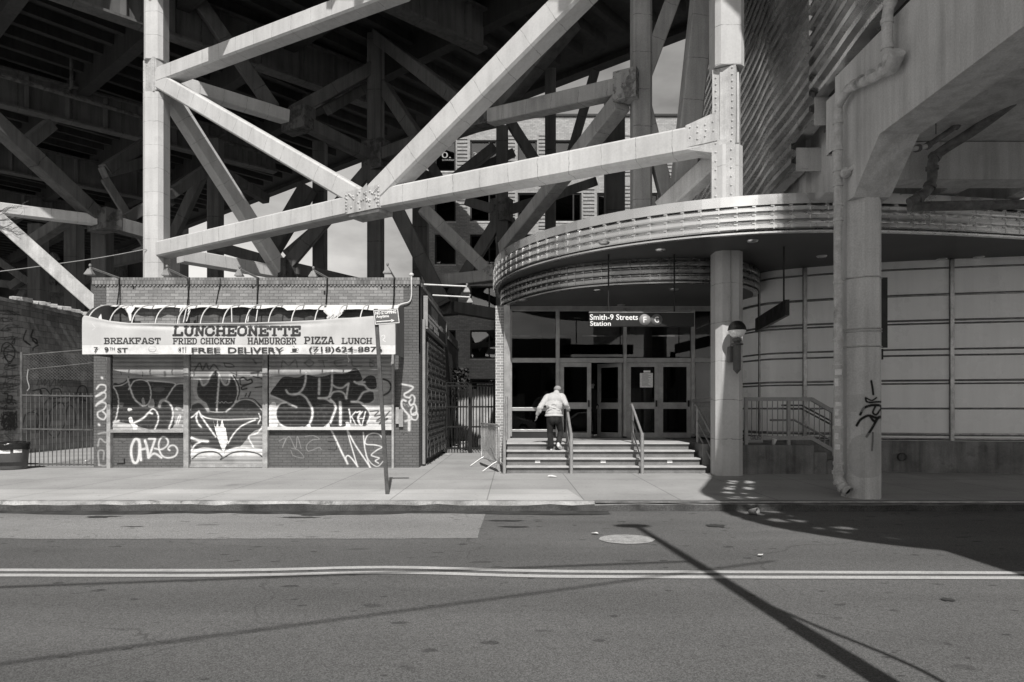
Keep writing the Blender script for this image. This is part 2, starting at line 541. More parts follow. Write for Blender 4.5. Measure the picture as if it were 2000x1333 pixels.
def glass(name, tint=.55, ior=1.5, rough=.015):
    t = NT(name)
    out = t.n['Material Output']
    fr = t.new('ShaderNodeFresnel'); fr.inputs[0].default_value = ior
    tr = t.new('ShaderNodeBsdfTransparent'); tr.inputs[0].default_value = (tint, tint, tint, 1)
    gl = t.new('ShaderNodeBsdfGlossy'); gl.inputs['Roughness'].default_value = rough
    gl.inputs[0].default_value = (.9, .9, .9, 1)
    b = t.new('ShaderNodeBump'); b.inputs['Strength'].default_value = .02; b.inputs['Distance'].default_value = .02
    t.l.new(t.noise(1.2, 2), b.inputs['Height']); t.l.new(b.outputs[0], gl.inputs['Normal'])
    mx = t.new('ShaderNodeMixShader')
    t.l.new(fr.outputs[0], mx.inputs[0])
    t.l.new(tr.outputs[0], mx.inputs[1]); t.l.new(gl.outputs[0], mx.inputs[2])
    t.l.new(mx.outputs[0], out.inputs[0])
    return t.m
M['glass'] = glass('dark_glass', .45, 1.52)
M['glass_far'] = glass('far_window_glass', .25, 2.0)

# ---------------------------------------------------------------- painted surfaces (graffiti, lettering): point attributes on a fine mesh
def seg_dist(S, T, pts):
    d = np.full(S.shape, 1e9)
    for (x0, y0), (x1, y1) in zip(pts[:-1], pts[1:]):
        dx, dy = x1 - x0, y1 - y0
        L = dx * dx + dy * dy
        t = np.clip(((S - x0) * dx + (T - y0) * dy) / L, 0, 1) if L > 1e-9 else 0
        d = np.minimum(d, np.hypot(S - x0 - t * dx, T - y0 - t * dy))
    return d
def in_poly(S, T, pts):
    c = np.zeros(S.shape, bool)
    n = len(pts)
    for i in range(n):
        (x0, y0), (x1, y1) = pts[i], pts[(i + 1) % n]
        if y0 == y1: continue
        k = ((y0 > T) != (y1 > T)) & (S < (x1 - x0) * (T - y0) / (y1 - y0) + x0)
        c ^= k
    return c
def stroke(pts, w, v, a=1.0, soft=.35, smooth=True): return ('s', pts, w, v, a, soft, smooth)
def fill(pts, v, a=1.0, smooth=True): return ('f', pts, 0, v, a, 0, smooth)
def zmap(layers, sc, ox, oy):
    return [(k, [(ox + x / sc, oy + y / sc) for x, y in pts], w / sc, v, a, .8, sm) for k, pts, w, v, a, so, sm in layers]
def rasterise(S, T, layers):
    pv = np.zeros(S.shape); pa = np.zeros(S.shape)
    for kind, pts, w, v, a, soft, sm in layers:
        if sm and len(pts) > 2:
            q = catmull([(x, y, 0) for x, y in pts], 5, closed=(kind == 'f'))
            pts = [(p.x, p.y) for p in q]
        arr = np.array(pts)
        m = w + 1.5
        sel = (S >= arr[:, 0].min() - m) & (S <= arr[:, 0].max() + m) & (T >= arr[:, 1].min() - m) & (T <= arr[:, 1].max() + m)
        if not sel.any(): continue
        s_, t_ = S[sel], T[sel]
        if kind == 's':
            dd = seg_dist(s_, t_, pts)
            cov = np.clip((w / 2 + soft / 2 - dd) / max(soft, 1e-3), 0, 1) * a
            if soft > .6: cov = np.maximum(cov, np.clip(1 - dd / (w * 1.1 + .6), 0, 1) ** 1.5 * .45 * a)      # overspray
        else:
            cov = in_poly(s_, t_, pts).astype(float) * a
        a0, v0 = pa[sel], pv[sel]
        an = cov + a0 * (1 - cov)
        pv[sel] = np.where(an > 1e-6, (v * cov + v0 * a0 * (1 - cov)) / np.maximum(an, 1e-6), 0)
        pa[sel] = an
    return pv, pa
def painted(name, material, parent, S, T, X, Y, Z, layers, smooth=True, gaps=None):
    pv, pa = rasterise(S, T, layers)
    if gaps is not None: pa = pa * gaps
    ny, nx = S.shape
    co = np.stack([X, Y, Z], -1).reshape(-1, 3)
    idx = np.arange(nx * ny).reshape(ny, nx)
    fc = np.stack([idx[:-1, :-1], idx[1:, :-1], idx[1:, 1:], idx[:-1, 1:]], -1).reshape(-1, 4)
    me = D.meshes.new(name)
    me.vertices.add(len(co)); me.vertices.foreach_set('co', co.ravel())
    me.loops.add(fc.size); me.loops.foreach_set('vertex_index', fc.ravel())
    me.polygons.add(len(fc)); me.polygons.foreach_set('loop_start', np.arange(0, fc.size, 4))
    try: me.polygons.foreach_set('loop_total', np.full(len(fc), 4))
    except Exception: pass
    me.update(); me.validate()
    me.polygons.foreach_set('use_smooth', np.full(len(fc), smooth))
    for nm, ar in (('pv', pv), ('pa', pa)):
        at = me.attributes.new(nm, 'FLOAT', 'POINT')
        at.data.foreach_set('value', ar.ravel().astype(np.float32))
    me.materials.append(material)
    return link(D.objects.new(name, me), parent)
def frontal(name, material, parent, u0, u1, v0, v1, Yp, layers, step=.6, prof=None):
    """a painted surface facing the street; (u, v) are its own drawing coordinates"""
    us = np.linspace(u0, u1, max(2, int((u1 - u0) / step) + 1)); vs = np.linspace(v0, v1, max(2, int((v1 - v0) / step) + 1))
    S, T = np.meshgrid(us, vs)
    X = (S - 1000) / FPX * Yp; Z = EYE - (T - 800) / FPX * Yp
    Y = np.full(S.shape, float(Yp))
    gaps = None
    if prof is not None:
        Y = Y + prof(X, Z)
        fr_ = np.mod(Z, .103) / .103
        gaps = 1 - .16 * (np.minimum(fr_, 1 - fr_) < .10)      # spray misses the grooves between slats
    return painted(name, material, parent, S, T, X, Y, Z, layers, gaps=gaps)

# text in the built-in typeface, as flat mesh
def text_mesh(body, bold=0.0):
    cu = D.curves.new('lettering', 'FONT')
    cu.body = body; cu.offset = bold; cu.resolution_u = 3
    ob = D.objects.new('lettering', cu); COL.objects.link(ob)
    bpy.context.view_layer.update()
    me = bpy.data.meshes.new_from_object(ob.evaluated_get(bpy.context.evaluated_depsgraph_get()))
    D.objects.remove(ob); D.curves.remove(cu)
    return me
def put_text(name, body, x0, x1, z0, z1, origin, ax, az, material, parent, bold=.0, n=None):
    """lettering stretched to fill x0..x1, z0..z1 in the frame origin + x*ax + z*az"""
    me = text_mesh(body, bold)
    co = np.empty(len(me.vertices) * 3); me.vertices.foreach_get('co', co); co = co.reshape(-1, 3)
    lo, hi = co.min(0), co.max(0)
    a = (co[:, 0] - lo[0]) / max(hi[0] - lo[0], 1e-6) * (x1 - x0) + x0
    b = (co[:, 1] - lo[1]) / max(hi[1] - lo[1], 1e-6) * (z1 - z0) + z0
    o, ax, az = np.array(origin), np.array(ax), np.array(az)
    me.vertices.foreach_set('co', (o + a[:, None] * ax + b[:, None] * az).ravel())
    me.update()
    me.materials.clear(); me.materials.append(material)
    return link(D.objects.new(name, me), parent)

# slab-serif capitals as strokes: unit box, y up; (polylines, serif feet)
_O = [(.3, .06), (.62, .06), (.84, .28), (.84, .72), (.62, .94), (.3, .94), (.1, .72), (.1, .28), (.3, .06)]
SLAB = {
 'L': ([[(.22, .05), (.22, .95)], [(.05, .06), (.86, .06), (.86, .3)]], [(.22, .95)]),
 'U': ([[(.18, .95), (.18, .28), (.36, .06), (.6, .06), (.78, .28), (.78, .95)]], [(.18, .95), (.78, .95)]),
 'N': ([[(.18, .05), (.18, .95), (.76, .05), (.76, .95)]], [(.18, .05), (.16, .95), (.78, .95)]),
 'C': ([[(.84, .68), (.84, .74), (.64, .94), (.3, .94), (.1, .74), (.1, .26), (.3, .06), (.64, .06), (.84, .26), (.84, .34)]], []),
 'H': ([[(.18, .05), (.18, .95)], [(.76, .05), (.76, .95)], [(.18, .5), (.76, .5)]], [(.18, .05), (.18, .95), (.76, .05), (.76, .95)]),
 'E': ([[(.22, .05), (.22, .95)], [(.05, .06), (.84, .06), (.84, .28)], [(.05, .94), (.84, .94), (.84, .72)], [(.22, .5), (.6, .5)], [(.6, .4), (.6, .6)]], []),
 'O': ([_O], []),
 'T': ([[(.47, .05), (.47, .94)], [(.08, .68), (.08, .94), (.86, .94), (.86, .68)]], [(.47, .05)]),
 'B': ([[(.22, .05), (.22, .95)], [(.05, .94), (.62, .94), (.78, .8), (.78, .64), (.62, .52), (.22, .52)], [(.62, .5), (.82, .36), (.82, .2), (.64, .06), (.05, .06)]], []),
 'R': ([[(.22, .05), (.22, .95)], [(.05, .94), (.62, .94), (.8, .8), (.8, .62), (.62, .48), (.22, .48)], [(.52, .48), (.76, .06), (.9, .06)]], [(.22, .05)]),
 'A': ([[(.14, .05), (.42, .95), (.56, .95), (.84, .05)], [(.28, .34), (.7, .34)]], [(.14, .05), (.84, .05)]),
 'K': ([[(.2, .05), (.2, .95)], [(.2, .42), (.74, .95)], [(.42, .62), (.8, .05)]], [(.2, .05), (.2, .95), (.74, .95), (.8, .05)]),
 'F': ([[(.22, .05), (.22, .95)], [(.05, .94), (.84, .94), (.84, .7)], [(.22, .5), (.62, .5)], [(.62, .4), (.62, .6)]], [(.22, .05)]),
 'S': ([[(.8, .7), (.8, .78), (.62, .94), (.32, .94), (.14, .8), (.14, .64), (.3, .54), (.64, .46), (.82, .34), (.82, .2), (.64, .06), (.32, .06), (.12, .22), (.12, .32)]], []),
 'I': ([[(.47, .05), (.47, .95)]], [(.47, .05), (.47, .95)]),
 'D': ([[(.22, .05), (.22, .95)], [(.05, .94), (.6, .94), (.84, .74), (.84, .26), (.6, .06), (.05, .06)]], []),
 'G': ([[(.84, .68), (.84, .74), (.64, .94), (.3, .94), (.1, .74), (.1, .26), (.3, .06), (.64, .06), (.84, .24), (.84, .46), (.54, .46)]], []),
 'M': ([[(.14, .05), (.14, .95), (.47, .3), (.82, .95), (.82, .05)]], [(.14, .05), (.82, .05)]),
 'P': ([[(.22, .05), (.22, .95)], [(.05, .94), (.64, .94), (.82, .8), (.82, .58), (.64, .44), (.22, .44)]], [(.22, .05)]),
 'Z': ([[(.14, .7), (.14, .94), (.82, .94), (.12, .06), (.84, .06), (.84, .3)]], []),
}
def slab_text(txt, u0, u1, v0, v1, v=.05, narrow=('I', ' '), wt=.225):
    adv = [.55 if c == 'I' else .6 if c == ' ' else 1.0 for c in txt]
    cw = (u1 - u0) / sum(adv)
    H = v1 - v0
    out = []
    u = u0
    for c, a in zip(txt, adv):
        if c != ' ':
            W_ = cw * a
            off = u if c != 'I' else u - cw * .2
            Wc = cw
            lines, feet = SLAB[c]
            f = lambda p: (off + p[0] * Wc * .98, v1 - p[1] * H)
            for ln in lines: out.append(stroke([f(p) for p in ln], wt * min(H, cw * 1.1), v, 1, .4, False))
            for x, y in feet:
                out.append(stroke([f((x - .17, .06 if y < .5 else .94)), f((x + .17, .06 if y < .5 else .94))], wt * .72 * min(H, cw * 1.1), v, 1, .4, False))
        u += cw * a
    return out
# ================================================================ GROUND
def struct(o): o['kind'] = 'structure'; return o
KY = 10.72                                   # kerb face
struct(MB().quad((-900, -900, -.05), (900, -900, -.05), (900, 900, -.05), (-900, 900, -.05)).build('ground', M['sidewalk']))
struct(MB().quad((-90, 1.3, 0), (90, 1.3, 0), (90, KY + .05, 0), (-90, KY + .05, 0)).build('road', M['asphalt']))
def ragged(x0, x1, ya, yb, amp, n=90, xr=None):
    mb = MB(); vs = []
    for i in range(n + 1):
        x = x0 + (x1 - x0) * i / n
        vs += [(x, ya + random.uniform(-amp, amp), 0), (x, yb, 0)]
    return vs
# paler concrete strip along the far kerb, with a ragged seam
vs = []
n = 260
for i in range(n + 1):
    x = -60 + (60 - .43) * i / n
    vs.append((x, G(0, 1052).y + random.uniform(-.02, .02) + (.12 if x > -6 else .04) * math.sin(x * .3) * .4, .004))
for v in (1050, 1035, 1015, 998):
    p = G(933 + (1050 - v) * .33, v); vs.append((p.x + random.uniform(-.02, .02), p.y, .004))
top = [(-60, KY - .22, .004)]
mb = MB(); mb.add(vs + top, [tuple(range(len(vs) + 1))])
struct(mb.build('road_patch', M['road_patch']))
# dirty gutter
vs = []
for i in range(200):
    x = -60 + 61.5 * i / 199
    vs += [(x, KY - .26 - random.uniform(0, .12) - .07 * math.sin(x * 1.7), .008), (x, KY - .005, .008)]
mb = MB(); mb.add(vs, [(2 * i, 2 * i + 2, 2 * i + 3, 2 * i + 1) for i in range(199)])
struct(mb.build('gutter', mat('gutter_dirt', .05, var=.5, scale=2.5, fine=50, finev=.4, stain=.5)))
# double line in the middle of the road
for dv in (0, 10):
    pts = []
    for u in np.linspace(-4000, 6000, 220):
        v = 1113.5 + dv + (u / 2000) * 5.5 - 7.5 * math.exp(-((u - 760) / 210) ** 2)
        v = min(max(v, 1100), 1140)
        pts.append(G(u, v, .006))
    vs = []
    for p in pts: vs += [p - Vector((0, .052 + random.uniform(0, .006), 0)), p + Vector((0, .052 + random.uniform(0, .006), 0))]
    struct(MB().add(vs, [(2 * i, 2 * i + 2, 2 * i + 3, 2 * i + 1) for i in range(len(pts) - 1)]).build('road_marking', M['thermo']))
# far sidewalk and kerb
struct(MB().quad((-200, KY + .17, .15), (200, KY + .17, .15), (200, 200, .15), (-200, 200, .15)).build('sidewalk', M['sidewalk']))
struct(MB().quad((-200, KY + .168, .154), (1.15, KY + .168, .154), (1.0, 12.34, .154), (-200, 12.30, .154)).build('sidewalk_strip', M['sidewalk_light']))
def kerb(x0, x1, m, name):
    mb = MB()
    n = int((x1 - x0) / .35)
    vs = []
    for i in range(n + 1):
        x = x0 + (x1 - x0) * i / n
        j = random.uniform(-.012, .012); k = random.uniform(0, .012)
        vs += [(x, KY + j, -.02), (x, KY + j, .118 - k * 2.5), (x, KY + .035 + k, .150), (x, KY + .175, .152)]
    fs = []
    for i in range(n):
        for q in (1, 2): fs.append((4 * i + q, 4 * i + 4 + q, 4 * i + 5 + q, 4 * i + 1 + q))
    fb = MB(); fv = []
    for i in range(n + 1): fv += [vs[4 * i], (vs[4 * i + 1][0], vs[4 * i + 1][1], vs[4 * i + 1][2])]
    struct(fb.add(fv, [(2 * i, 2 * i + 2, 2 * i + 3, 2 * i + 1) for i in range(n)]).build('kerb_face', M['kerb_face']))
    return struct(mb.add(vs, fs).build(name, m))
kerb(-90, 1.30, M['kerb'], 'kerb')
kerb(1.30, 90, mat('steel_faced_kerb', .16, rough=.55, var=.4, scale=3, stain=.4, bump=.1), 'kerb')
struct(MB().box(1.31, 40, KY - .012, KY + .03, .135, .156).build('kerb', mat('kerb_edge_steel', .40, rough=.4, var=.4, scale=4, metal=.7, bump=.1)))
# near side, where the photographer stands
struct(MB().box(-90, 90, -6.5, 1.3, -.04, .15).build('near_sidewalk', M['sidewalk']))

# manhole, stains
mc = G(1224, 1054.5)
mb = MB()
vs = [(mc.x + .34 * math.cos(a) * (1 + random.uniform(-.03, .03)), mc.y + .30 * math.sin(a) * (1 + random.uniform(-.03, .03)), .008) for a in np.linspace(0, 2 * math.pi, 40, endpoint=False)]
mb.add(vs, [tuple(range(40))])
tag(mb.build('manhole_cover', M['manhole']), 'pale round manhole patch in the road beside the lamp shadow tip', 'manhole')
def blot(u, v, rx, ry, z=.009, n=22, rough=.3):
    c = G(u, v, 0)
    vs = []
    for a in np.linspace(0, 2 * math.pi, n, endpoint=False):
        k = 1 + random.uniform(-rough, rough)
        vs.append((c.x + rx * math.cos(a) * k, c.y + ry * math.sin(a) * k, z))
    return vs
for u, v, rx, ry in ((1398, 1028, .11, .14), (1850, 1173, .05, .05), (985, 1018, .28, .05), (1000, 1030, .2, .04), (585, 1012, .28, .06), (610, 1008, .2, .04), (205, 1010, .25, .05), (190, 1012, .15, .04), (260, 1030, .16, .02)):
    b = blot(u, v, rx, ry); struct(MB().add(b, [tuple(range(len(b)))]).build('road_stain', M['patch_dark']))

# ================================================================ LUNCHEONETTE
FY = 16.96
fx = lambda u: (u - 1000) / FPX * FY
fz = lambda v: EYE - (v - 800) / FPX * FY
LX0, LX1 = fx(183), fx(818)
LUN = thing('luncheonette_building', 'low brick luncheonette building with three graffiti covered roll-down shutters', 'building', ((LX0 + LX1) / 2, FY, .15))
zt = fz(543)
# body: upper front wall, core, side wall, roof
bd = MB()
bd.box(fx(208), fx(788), FY, FY + .3, fz(694), zt - .17)
bd.build('upper_wall', M['white_brick'], LUN)
for a_, b_ in ((LX0, fx(208) - .001), (fx(788) + .001, LX1)): MB().box(a_, b_, FY + .002, FY + .3, fz(690), zt - .17).build('corner_wall', M['dark_brick'], LUN)
for a_, b_ in ((197, 262), (352, 772)): MB().box(fx(a_), fx(b_), FY - .012, FY + .02, fz(640), fz(599)).build('dark_wall_patch', mat('dark_patch_brick', .085, var=.3, brick=(.215, .076, .007, .8), bump=.5), LUN)  # darker brick on the wall behind the awning gap
hd_ = MB(); hd_.box(fx(221), fx(767), 16.46, FY - .01, 3.0, 3.42); hd_.build('shutter_hood', M['rail_paint'], LUN)
bd = MB()
bd.box(LX0 + .02, LX1 - .02, FY + .32, 29.5, .1, zt - .35)
bd.build('core_wall', M['dark_brick'], LUN)
cp = MB()
cp.box(LX0 - .02, LX1 + .02, FY - .04, FY + .34, zt - .165, zt)
cp.build('coping', M['coping'], LUN)
dn = MB()
nd = 84
for i in range(nd):
    x = LX0 + .03 + (LX1 - LX0 - .06) * (i + .5) / nd
    dn.add([(x - .045, FY - .028, zt - .172), (x + .045, FY - .028, zt - .172), (x, FY - .028, zt - .225), (x - .045, FY - .002, zt - .172), (x + .045, FY - .002, zt - .172), (x, FY - .002, zt - .225)],
           [(0, 1, 2), (5, 4, 3), (0, 3, 4, 1), (1, 4, 5, 2), (2, 5, 3, 0)])
dn.build('dentil_course', M['white_brick'], LUN)

# piers and sill walls, with their graffiti
Z2 = lambda ls: zmap(ls, 5.553, 200, 680)
Z3 = lambda ls: zmap(ls, 5.553, 480, 680)
Z4 = lambda ls: zmap(ls, 2.666, 0, 440)
wv = .62
pier_l = Z4([stroke([(530, 795), (532, 797)], 11, wv),
    stroke([(503, 852), (520, 832), (548, 836), (552, 858), (520, 884), (500, 892)], 8, wv, .85),
    stroke([(500, 892), (530, 872), (552, 880), (545, 904), (512, 925), (500, 940)], 8, wv, .85),
    stroke([(500, 940), (530, 922), (554, 934), (540, 960), (510, 975), (512, 1000), (540, 1012), (552, 990), (536, 972)], 8, wv, .85),
    stroke([(514, 1038), (517, 1041)], 11, wv),
    stroke([(512, 1086), (556, 1082), (552, 1132), (520, 1112), (510, 1150)], 8, wv * .8, .5),
    stroke([(514, 1250), (556, 1246), (556, 1150)], 8, wv * .8, .5), stroke([(516, 1250), (512, 1180), (540, 1178), (538, 1220)], 8, wv * .8, .5)])
pier_r = Z3([stroke([(1690, 392), (1812, 422), (1770, 470), (1722, 498), (1728, 528), (1775, 540)], 18, wv, .9),
    stroke([(1775, 540), (1802, 510), (1832, 540), (1822, 600), (1790, 622), (1772, 590), (1790, 560)], 17, wv, .85),
    stroke([(1790, 622), (1830, 612), (1852, 660), (1842, 720), (1802, 722), (1790, 680), (1812, 640)], 17, wv, .85),
    stroke([(1802, 722), (1850, 700), (1866, 740), (1846, 780), (1806, 772), (1796, 745)], 15, wv, .85),
    stroke([(1735, 575), (1700, 565), (1688, 610), (1706, 660), (1745, 705), (1772, 740), (1774, 800), (1772, 885)], 20, wv, .9),
    stroke([(1730, 795), (1800, 770)], 20, wv, .8), stroke([(1772, 740), (1772, 890)], 30, wv, .75),
    stroke([(1700, 610), (1725, 605), (1720, 625), (1750, 615), (1770, 640)], 4, .5, .7),
    stroke([(1685, 930), (1700, 920), (1710, 940), (1730, 922), (1770, 936)], 5, .03, .8)])
sill_l = Z2([stroke([(398, 1000), (355, 990), (318, 1060), (312, 1150), (335, 1235), (375, 1238), (398, 1160), (402, 1060), (398, 1000)], 26, wv + .08, .95),
    stroke([(392, 995), (408, 1060), (412, 1150), (418, 1215)], 26, wv + .08, .95),
    stroke([(405, 1105), (480, 1090)], 22, wv + .08, .9), stroke([(462, 1005), (485, 1085), (500, 1190)], 26, wv + .08, .95),
    stroke([(505, 985), (572, 988), (545, 1070), (505, 1185)], 22, wv + .08, .9, .35, False), stroke([(505, 1185), (565, 1145), (640, 1190)], 22, wv + .08, .9),
    stroke([(565, 1090), (640, 1100), (700, 1060), (712, 1010), (680, 968), (640, 972), (612, 1030), (618, 1110), (655, 1175), (720, 1192), (790, 1170), (815, 1110), (785, 1062), (735, 1062), (712, 1095), (730, 1110)], 17, wv + .05, .9),
    stroke([(170, 1015), (200, 1008), (215, 1025), (245, 1012)], 7, .04, .8),
    stroke([(238, 1205), (240, 1255), (165, 1258)], 16, .012, 1, .3, False)])
sill_r = Z3([stroke([(930, 895), (985, 1010), (1040, 1130), (1105, 1255)], 18, wv + .1, .95), stroke([(1100, 1255), (1085, 1190), (1110, 1168), (1150, 1200), (1215, 1288)], 13, wv + .1, .95),
    stroke([(1100, 895), (1130, 1010), (1210, 1280)], 12, wv + .1, .9), stroke([(1105, 895), (1180, 1040), (1280, 1190), (1355, 1300)], 14, wv + .1, .95),
    stroke([(1275, 918), (1285, 1040), (1300, 1130), (1345, 1300)], 12, wv + .1, .95),
    stroke([(1485, 985), (1450, 940), (1380, 925), (1320, 950), (1295, 1010), (1310, 1045), (1400, 1052), (1475, 1075), (1420, 1110), (1362, 1160), (1400, 1180), (1448, 1195), (1405, 1225), (1440, 1250)], 11, wv + .1, .95),
    stroke([(1300, 1160), (1360, 1250), (1430, 1285), (1490, 1230)], 9, wv + .05, .85),
    stroke([(360, 1010), (430, 980), (400, 1080)], 7, .4, .5), stroke([(400, 1060), (470, 960), (540, 1090), (560, 960), (600, 1090)], 7, .4, .5),
    stroke([(640, 960), (730, 950), (800, 990), (720, 1000), (660, 1060), (680, 1120), (790, 1080), (820, 1100)], 7, .4, .5),
    stroke([(500, 1090), (570, 1110), (630, 1190), (520, 1170), (490, 1110)], 7, .4, .4),
    stroke([(895, 935), (945, 940)], 5, .02, .9), stroke([(895, 970), (950, 972)], 5, .02, .9), stroke([(895, 1015), (985, 1018)], 9, .02, .9), stroke([(895, 1102), (975, 1106), (985, 1070)], 8, .02, .8)])
frontal('pier_wall', M['dark_brick'], LUN, 183, 215, 690, 916, FY, pier_l)
frontal('pier_wall', M['dark_brick'], LUN, 771, 818, 690, 916, FY, pier_r)
frontal('sill_wall', M['dark_brick'], LUN, 221, 363, 838, 915, FY, sill_l)
frontal('sill_wall', M['dark_brick'], LUN, 526, 767, 836, 915, FY, sill_r)
bd = MB()
bd.box(fx(215), fx(771), FY + .06, FY + .31, .1, fz(692)); bd.build('back_wall', M['inside'], LUN)

# shutters
def slats(X, Z):
    fr = np.mod(Z, .103) / .103
    return -.020 * np.abs(np.sin(np.pi * fr)) ** .6 - .004
w, k, g = .52, .018, .40
sh1 = Z2([fill([(115, 410), (200, 395), (280, 372), (300, 338), (420, 330), (520, 355), (800, 388), (872, 382), (910, 430), (910, 655), (790, 645), (772, 860), (560, 892), (330, 830), (160, 800), (115, 790)], k, .96),
    fill([(115, 890), (905, 890), (905, 905), (115, 905)], .6, .8, False), fill([(115, 810), (330, 830), (420, 900), (115, 890)], .5, .5),
    fill([(200, 590), (240, 600), (220, 640), (190, 630)], .2, .6), fill([(560, 430), (680, 430), (640, 480), (560, 470)], .12, .6),
    stroke([(115, 408), (200, 392), (262, 360), (290, 315)], 13, .012),
    stroke([(128, 415), (210, 405), (275, 372)], 9, w), stroke([(280, 330), (296, 400), (320, 480), (350, 550), (400, 600), (445, 628)], 17, w),
    stroke([(290, 450), (320, 400), (350, 360), (420, 345), (480, 360), (512, 400), (528, 460), (530, 520), (515, 585), (480, 622), (440, 628)], 12, w),
    fill([(430, 560), (450, 540), (470, 610), (445, 632)], .4, .8), fill([(520, 560), (560, 560), (565, 640), (500, 640)], .4, .7),
    stroke([(490, 355), (560, 358), (680, 368), (795, 388), (765, 440), (725, 505), (690, 558)], 13, w), stroke([(690, 562), (650, 572), (630, 600), (622, 635)], 30, g),
    stroke([(690, 575), (725, 595), (758, 645), (770, 720), (755, 795), (725, 872)], 18, w + .15),
    stroke([(505, 700), (548, 662), (585, 682), (610, 738), (605, 805), (572, 880)], 14, w + .15),
    stroke([(345, 815), (400, 788), (455, 755), (505, 705), (545, 712)], 18, w + .2),
    fill([(282, 655), (315, 655), (328, 672), (285, 688)], .75), fill([(290, 760), (325, 752), (345, 820), (390, 845), (380, 880), (405, 905), (345, 905), (330, 850), (300, 810)], .75),
    stroke([(805, 822), (838, 732), (852, 745), (826, 822)], 12, w + .2), stroke([(805, 665), (820, 672)], 15, .6), stroke([(870, 678), (895, 675)], 12, .6),
    stroke([(115, 415), (148, 460), (174, 530), (180, 600), (168, 690), (150, 770), (122, 815)], 13, w),
    stroke([(800, 400), (850, 388), (905, 400), (950, 460)], 11, w), stroke([(130, 815), (180, 790)], 22, .6), stroke([(180, 845), (300, 850)], 24, .6, .8), stroke([(880, 850), (915, 860)], 24, .6, .8),
    stroke([(680, 262), (684, 300)], 26, .02, .6), stroke([(205, 262), (210, 290)], 6, .03), stroke([(443, 262), (440, 308)], 7, .03)])
sh2 = Z2([fill([(1055, 335), (1095, 400), (1140, 370), (1180, 290), (1235, 228), (1290, 290), (1330, 400), (1372, 330), (1440, 330), (1472, 420), (1455, 540), (1390, 660), (1340, 690), (1160, 680), (1110, 605), (1050, 550), (1030, 450)], k, .97),
    fill([(968, 655), (1060, 600), (1160, 690), (1350, 690), (1470, 580), (1560, 555), (1660, 580), (1745, 680), (1745, 860), (1650, 900), (1560, 1000), (1480, 1080), (1330, 1105), (1150, 1085), (968, 1060)], .03, .95),
    fill([(968, 1120), (1090, 1090), (1290, 1120), (1325, 1150), (1360, 1120), (1500, 1085), (1745, 1120), (1745, 1180), (1340, 1180), (968, 1190)], .68, .85),
    stroke([(985, 300), (1012, 330), (1060, 335), (1092, 405), (1140, 375), (1180, 288), (1236, 236), (1278, 300), (1306, 372), (1340, 402), (1372, 380), (1385, 290)], 20, w - .06),
    stroke([(1010, 320), (1000, 420), (1020, 520), (1075, 580), (1120, 612), (1150, 680)], 32, g), stroke([(975, 610), (1040, 585), (1100, 600)], 20, g),
    stroke([(1268, 300), (1264, 400), (1252, 540), (1244, 685)], 18, w), stroke([(1400, 290), (1448, 360), (1470, 440), (1470, 520), (1440, 600), (1395, 650), (1345, 690)], 15, w),
    stroke([(1425, 300), (1475, 390), (1490, 470), (1465, 560)], 14, .02), stroke([(1460, 590), (1510, 562), (1570, 558), (1640, 580), (1700, 635), (1745, 690)], 11, w), stroke([(1500, 555), (1560, 545), (1650, 560), (1740, 650)], 10, .02),
    stroke([(1225, 596), (1260, 580), (1275, 598), (1300, 582), (1320, 600), (1340, 582), (1365, 598), (1410, 588)], 5, .42),
    stroke([(1050, 690), (1085, 735), (1160, 765), (1300, 778), (1450, 775), (1580, 770), (1690, 765)], 12, .78), stroke([(1065, 728), (1150, 850), (1232, 962)], 16, .78),
    stroke([(1035, 700), (1022, 760), (1042, 820), (1076, 860)], 17, .7), stroke([(968, 755), (1000, 730), (1050, 685)], 13, .7),
    fill([(1205, 782), (1222, 850), (1240, 855), (1252, 778), (1262, 850), (1282, 850), (1302, 770), (1322, 850), (1340, 870), (1364, 1010), (1345, 1060), (1320, 1125), (1300, 1100), (1260, 1000), (1230, 900)], .8, 1, False),
    stroke([(1365, 1035), (1425, 935), (1500, 855), (1580, 812), (1660, 780)], 13, .78), stroke([(1700, 712), (1716, 765), (1690, 822)], 11, .7), stroke([(1740, 850), (1680, 925), (1590, 960), (1625, 1045), (1680, 1150)], 14, .76),
    stroke([(968, 975), (1040, 1000), (1145, 1012)], 26, .75), stroke([(970, 1110), (1010, 1050), (1070, 1018)], 15, .75),
    stroke([(970, 1145), (1080, 1098), (1200, 1104), (1310, 1135)], 30, .78), stroke([(1340, 1130), (1460, 1088), (1600, 1090), (1745, 1112)], 26, .78),
    stroke([(980, 1200), (1060, 1142), (1180, 1122), (1255, 1140), (1300, 1180), (1285, 1210), (1330, 1185), (1420, 1135), (1550, 1120), (1680, 1145), (1740, 1180)], 14, .03), 
    stroke([(1490, 340), (1530, 320), (1575, 350), (1615, 340), (1625, 375), (1560, 405), (1515, 425), (1520, 450), (1570, 440)], 17, .02), stroke([(1498, 345), (1505, 400), (1580, 395)], 13, .02),
    stroke([(1565, 495), (1552, 525)], 13, .02), stroke([(1610, 480), (1590, 530)], 14, .02),
    stroke([(1005, 240), (1060, 165), (1090, 240), (1130, 170), (1160, 235), (1210, 180), (1260, 230)], 15, .03, .85), stroke([(1320, 165), (1400, 175), (1430, 205), (1345, 205), (1325, 165)], 11, .03, .85), stroke([(1000, 200), (1280, 190)], 14, .03, .6),
    stroke([(1640, 310), (1740, 340), (1750, 410), (1660, 430)], 13, .03), stroke([(1640, 130), (1670, 170)], 18, .03, .7), stroke([(1620, 275), (1700, 262)], 24, .02, .8), stroke([(1395, 262), (1480, 300), (1600, 300)], 6, .03)])
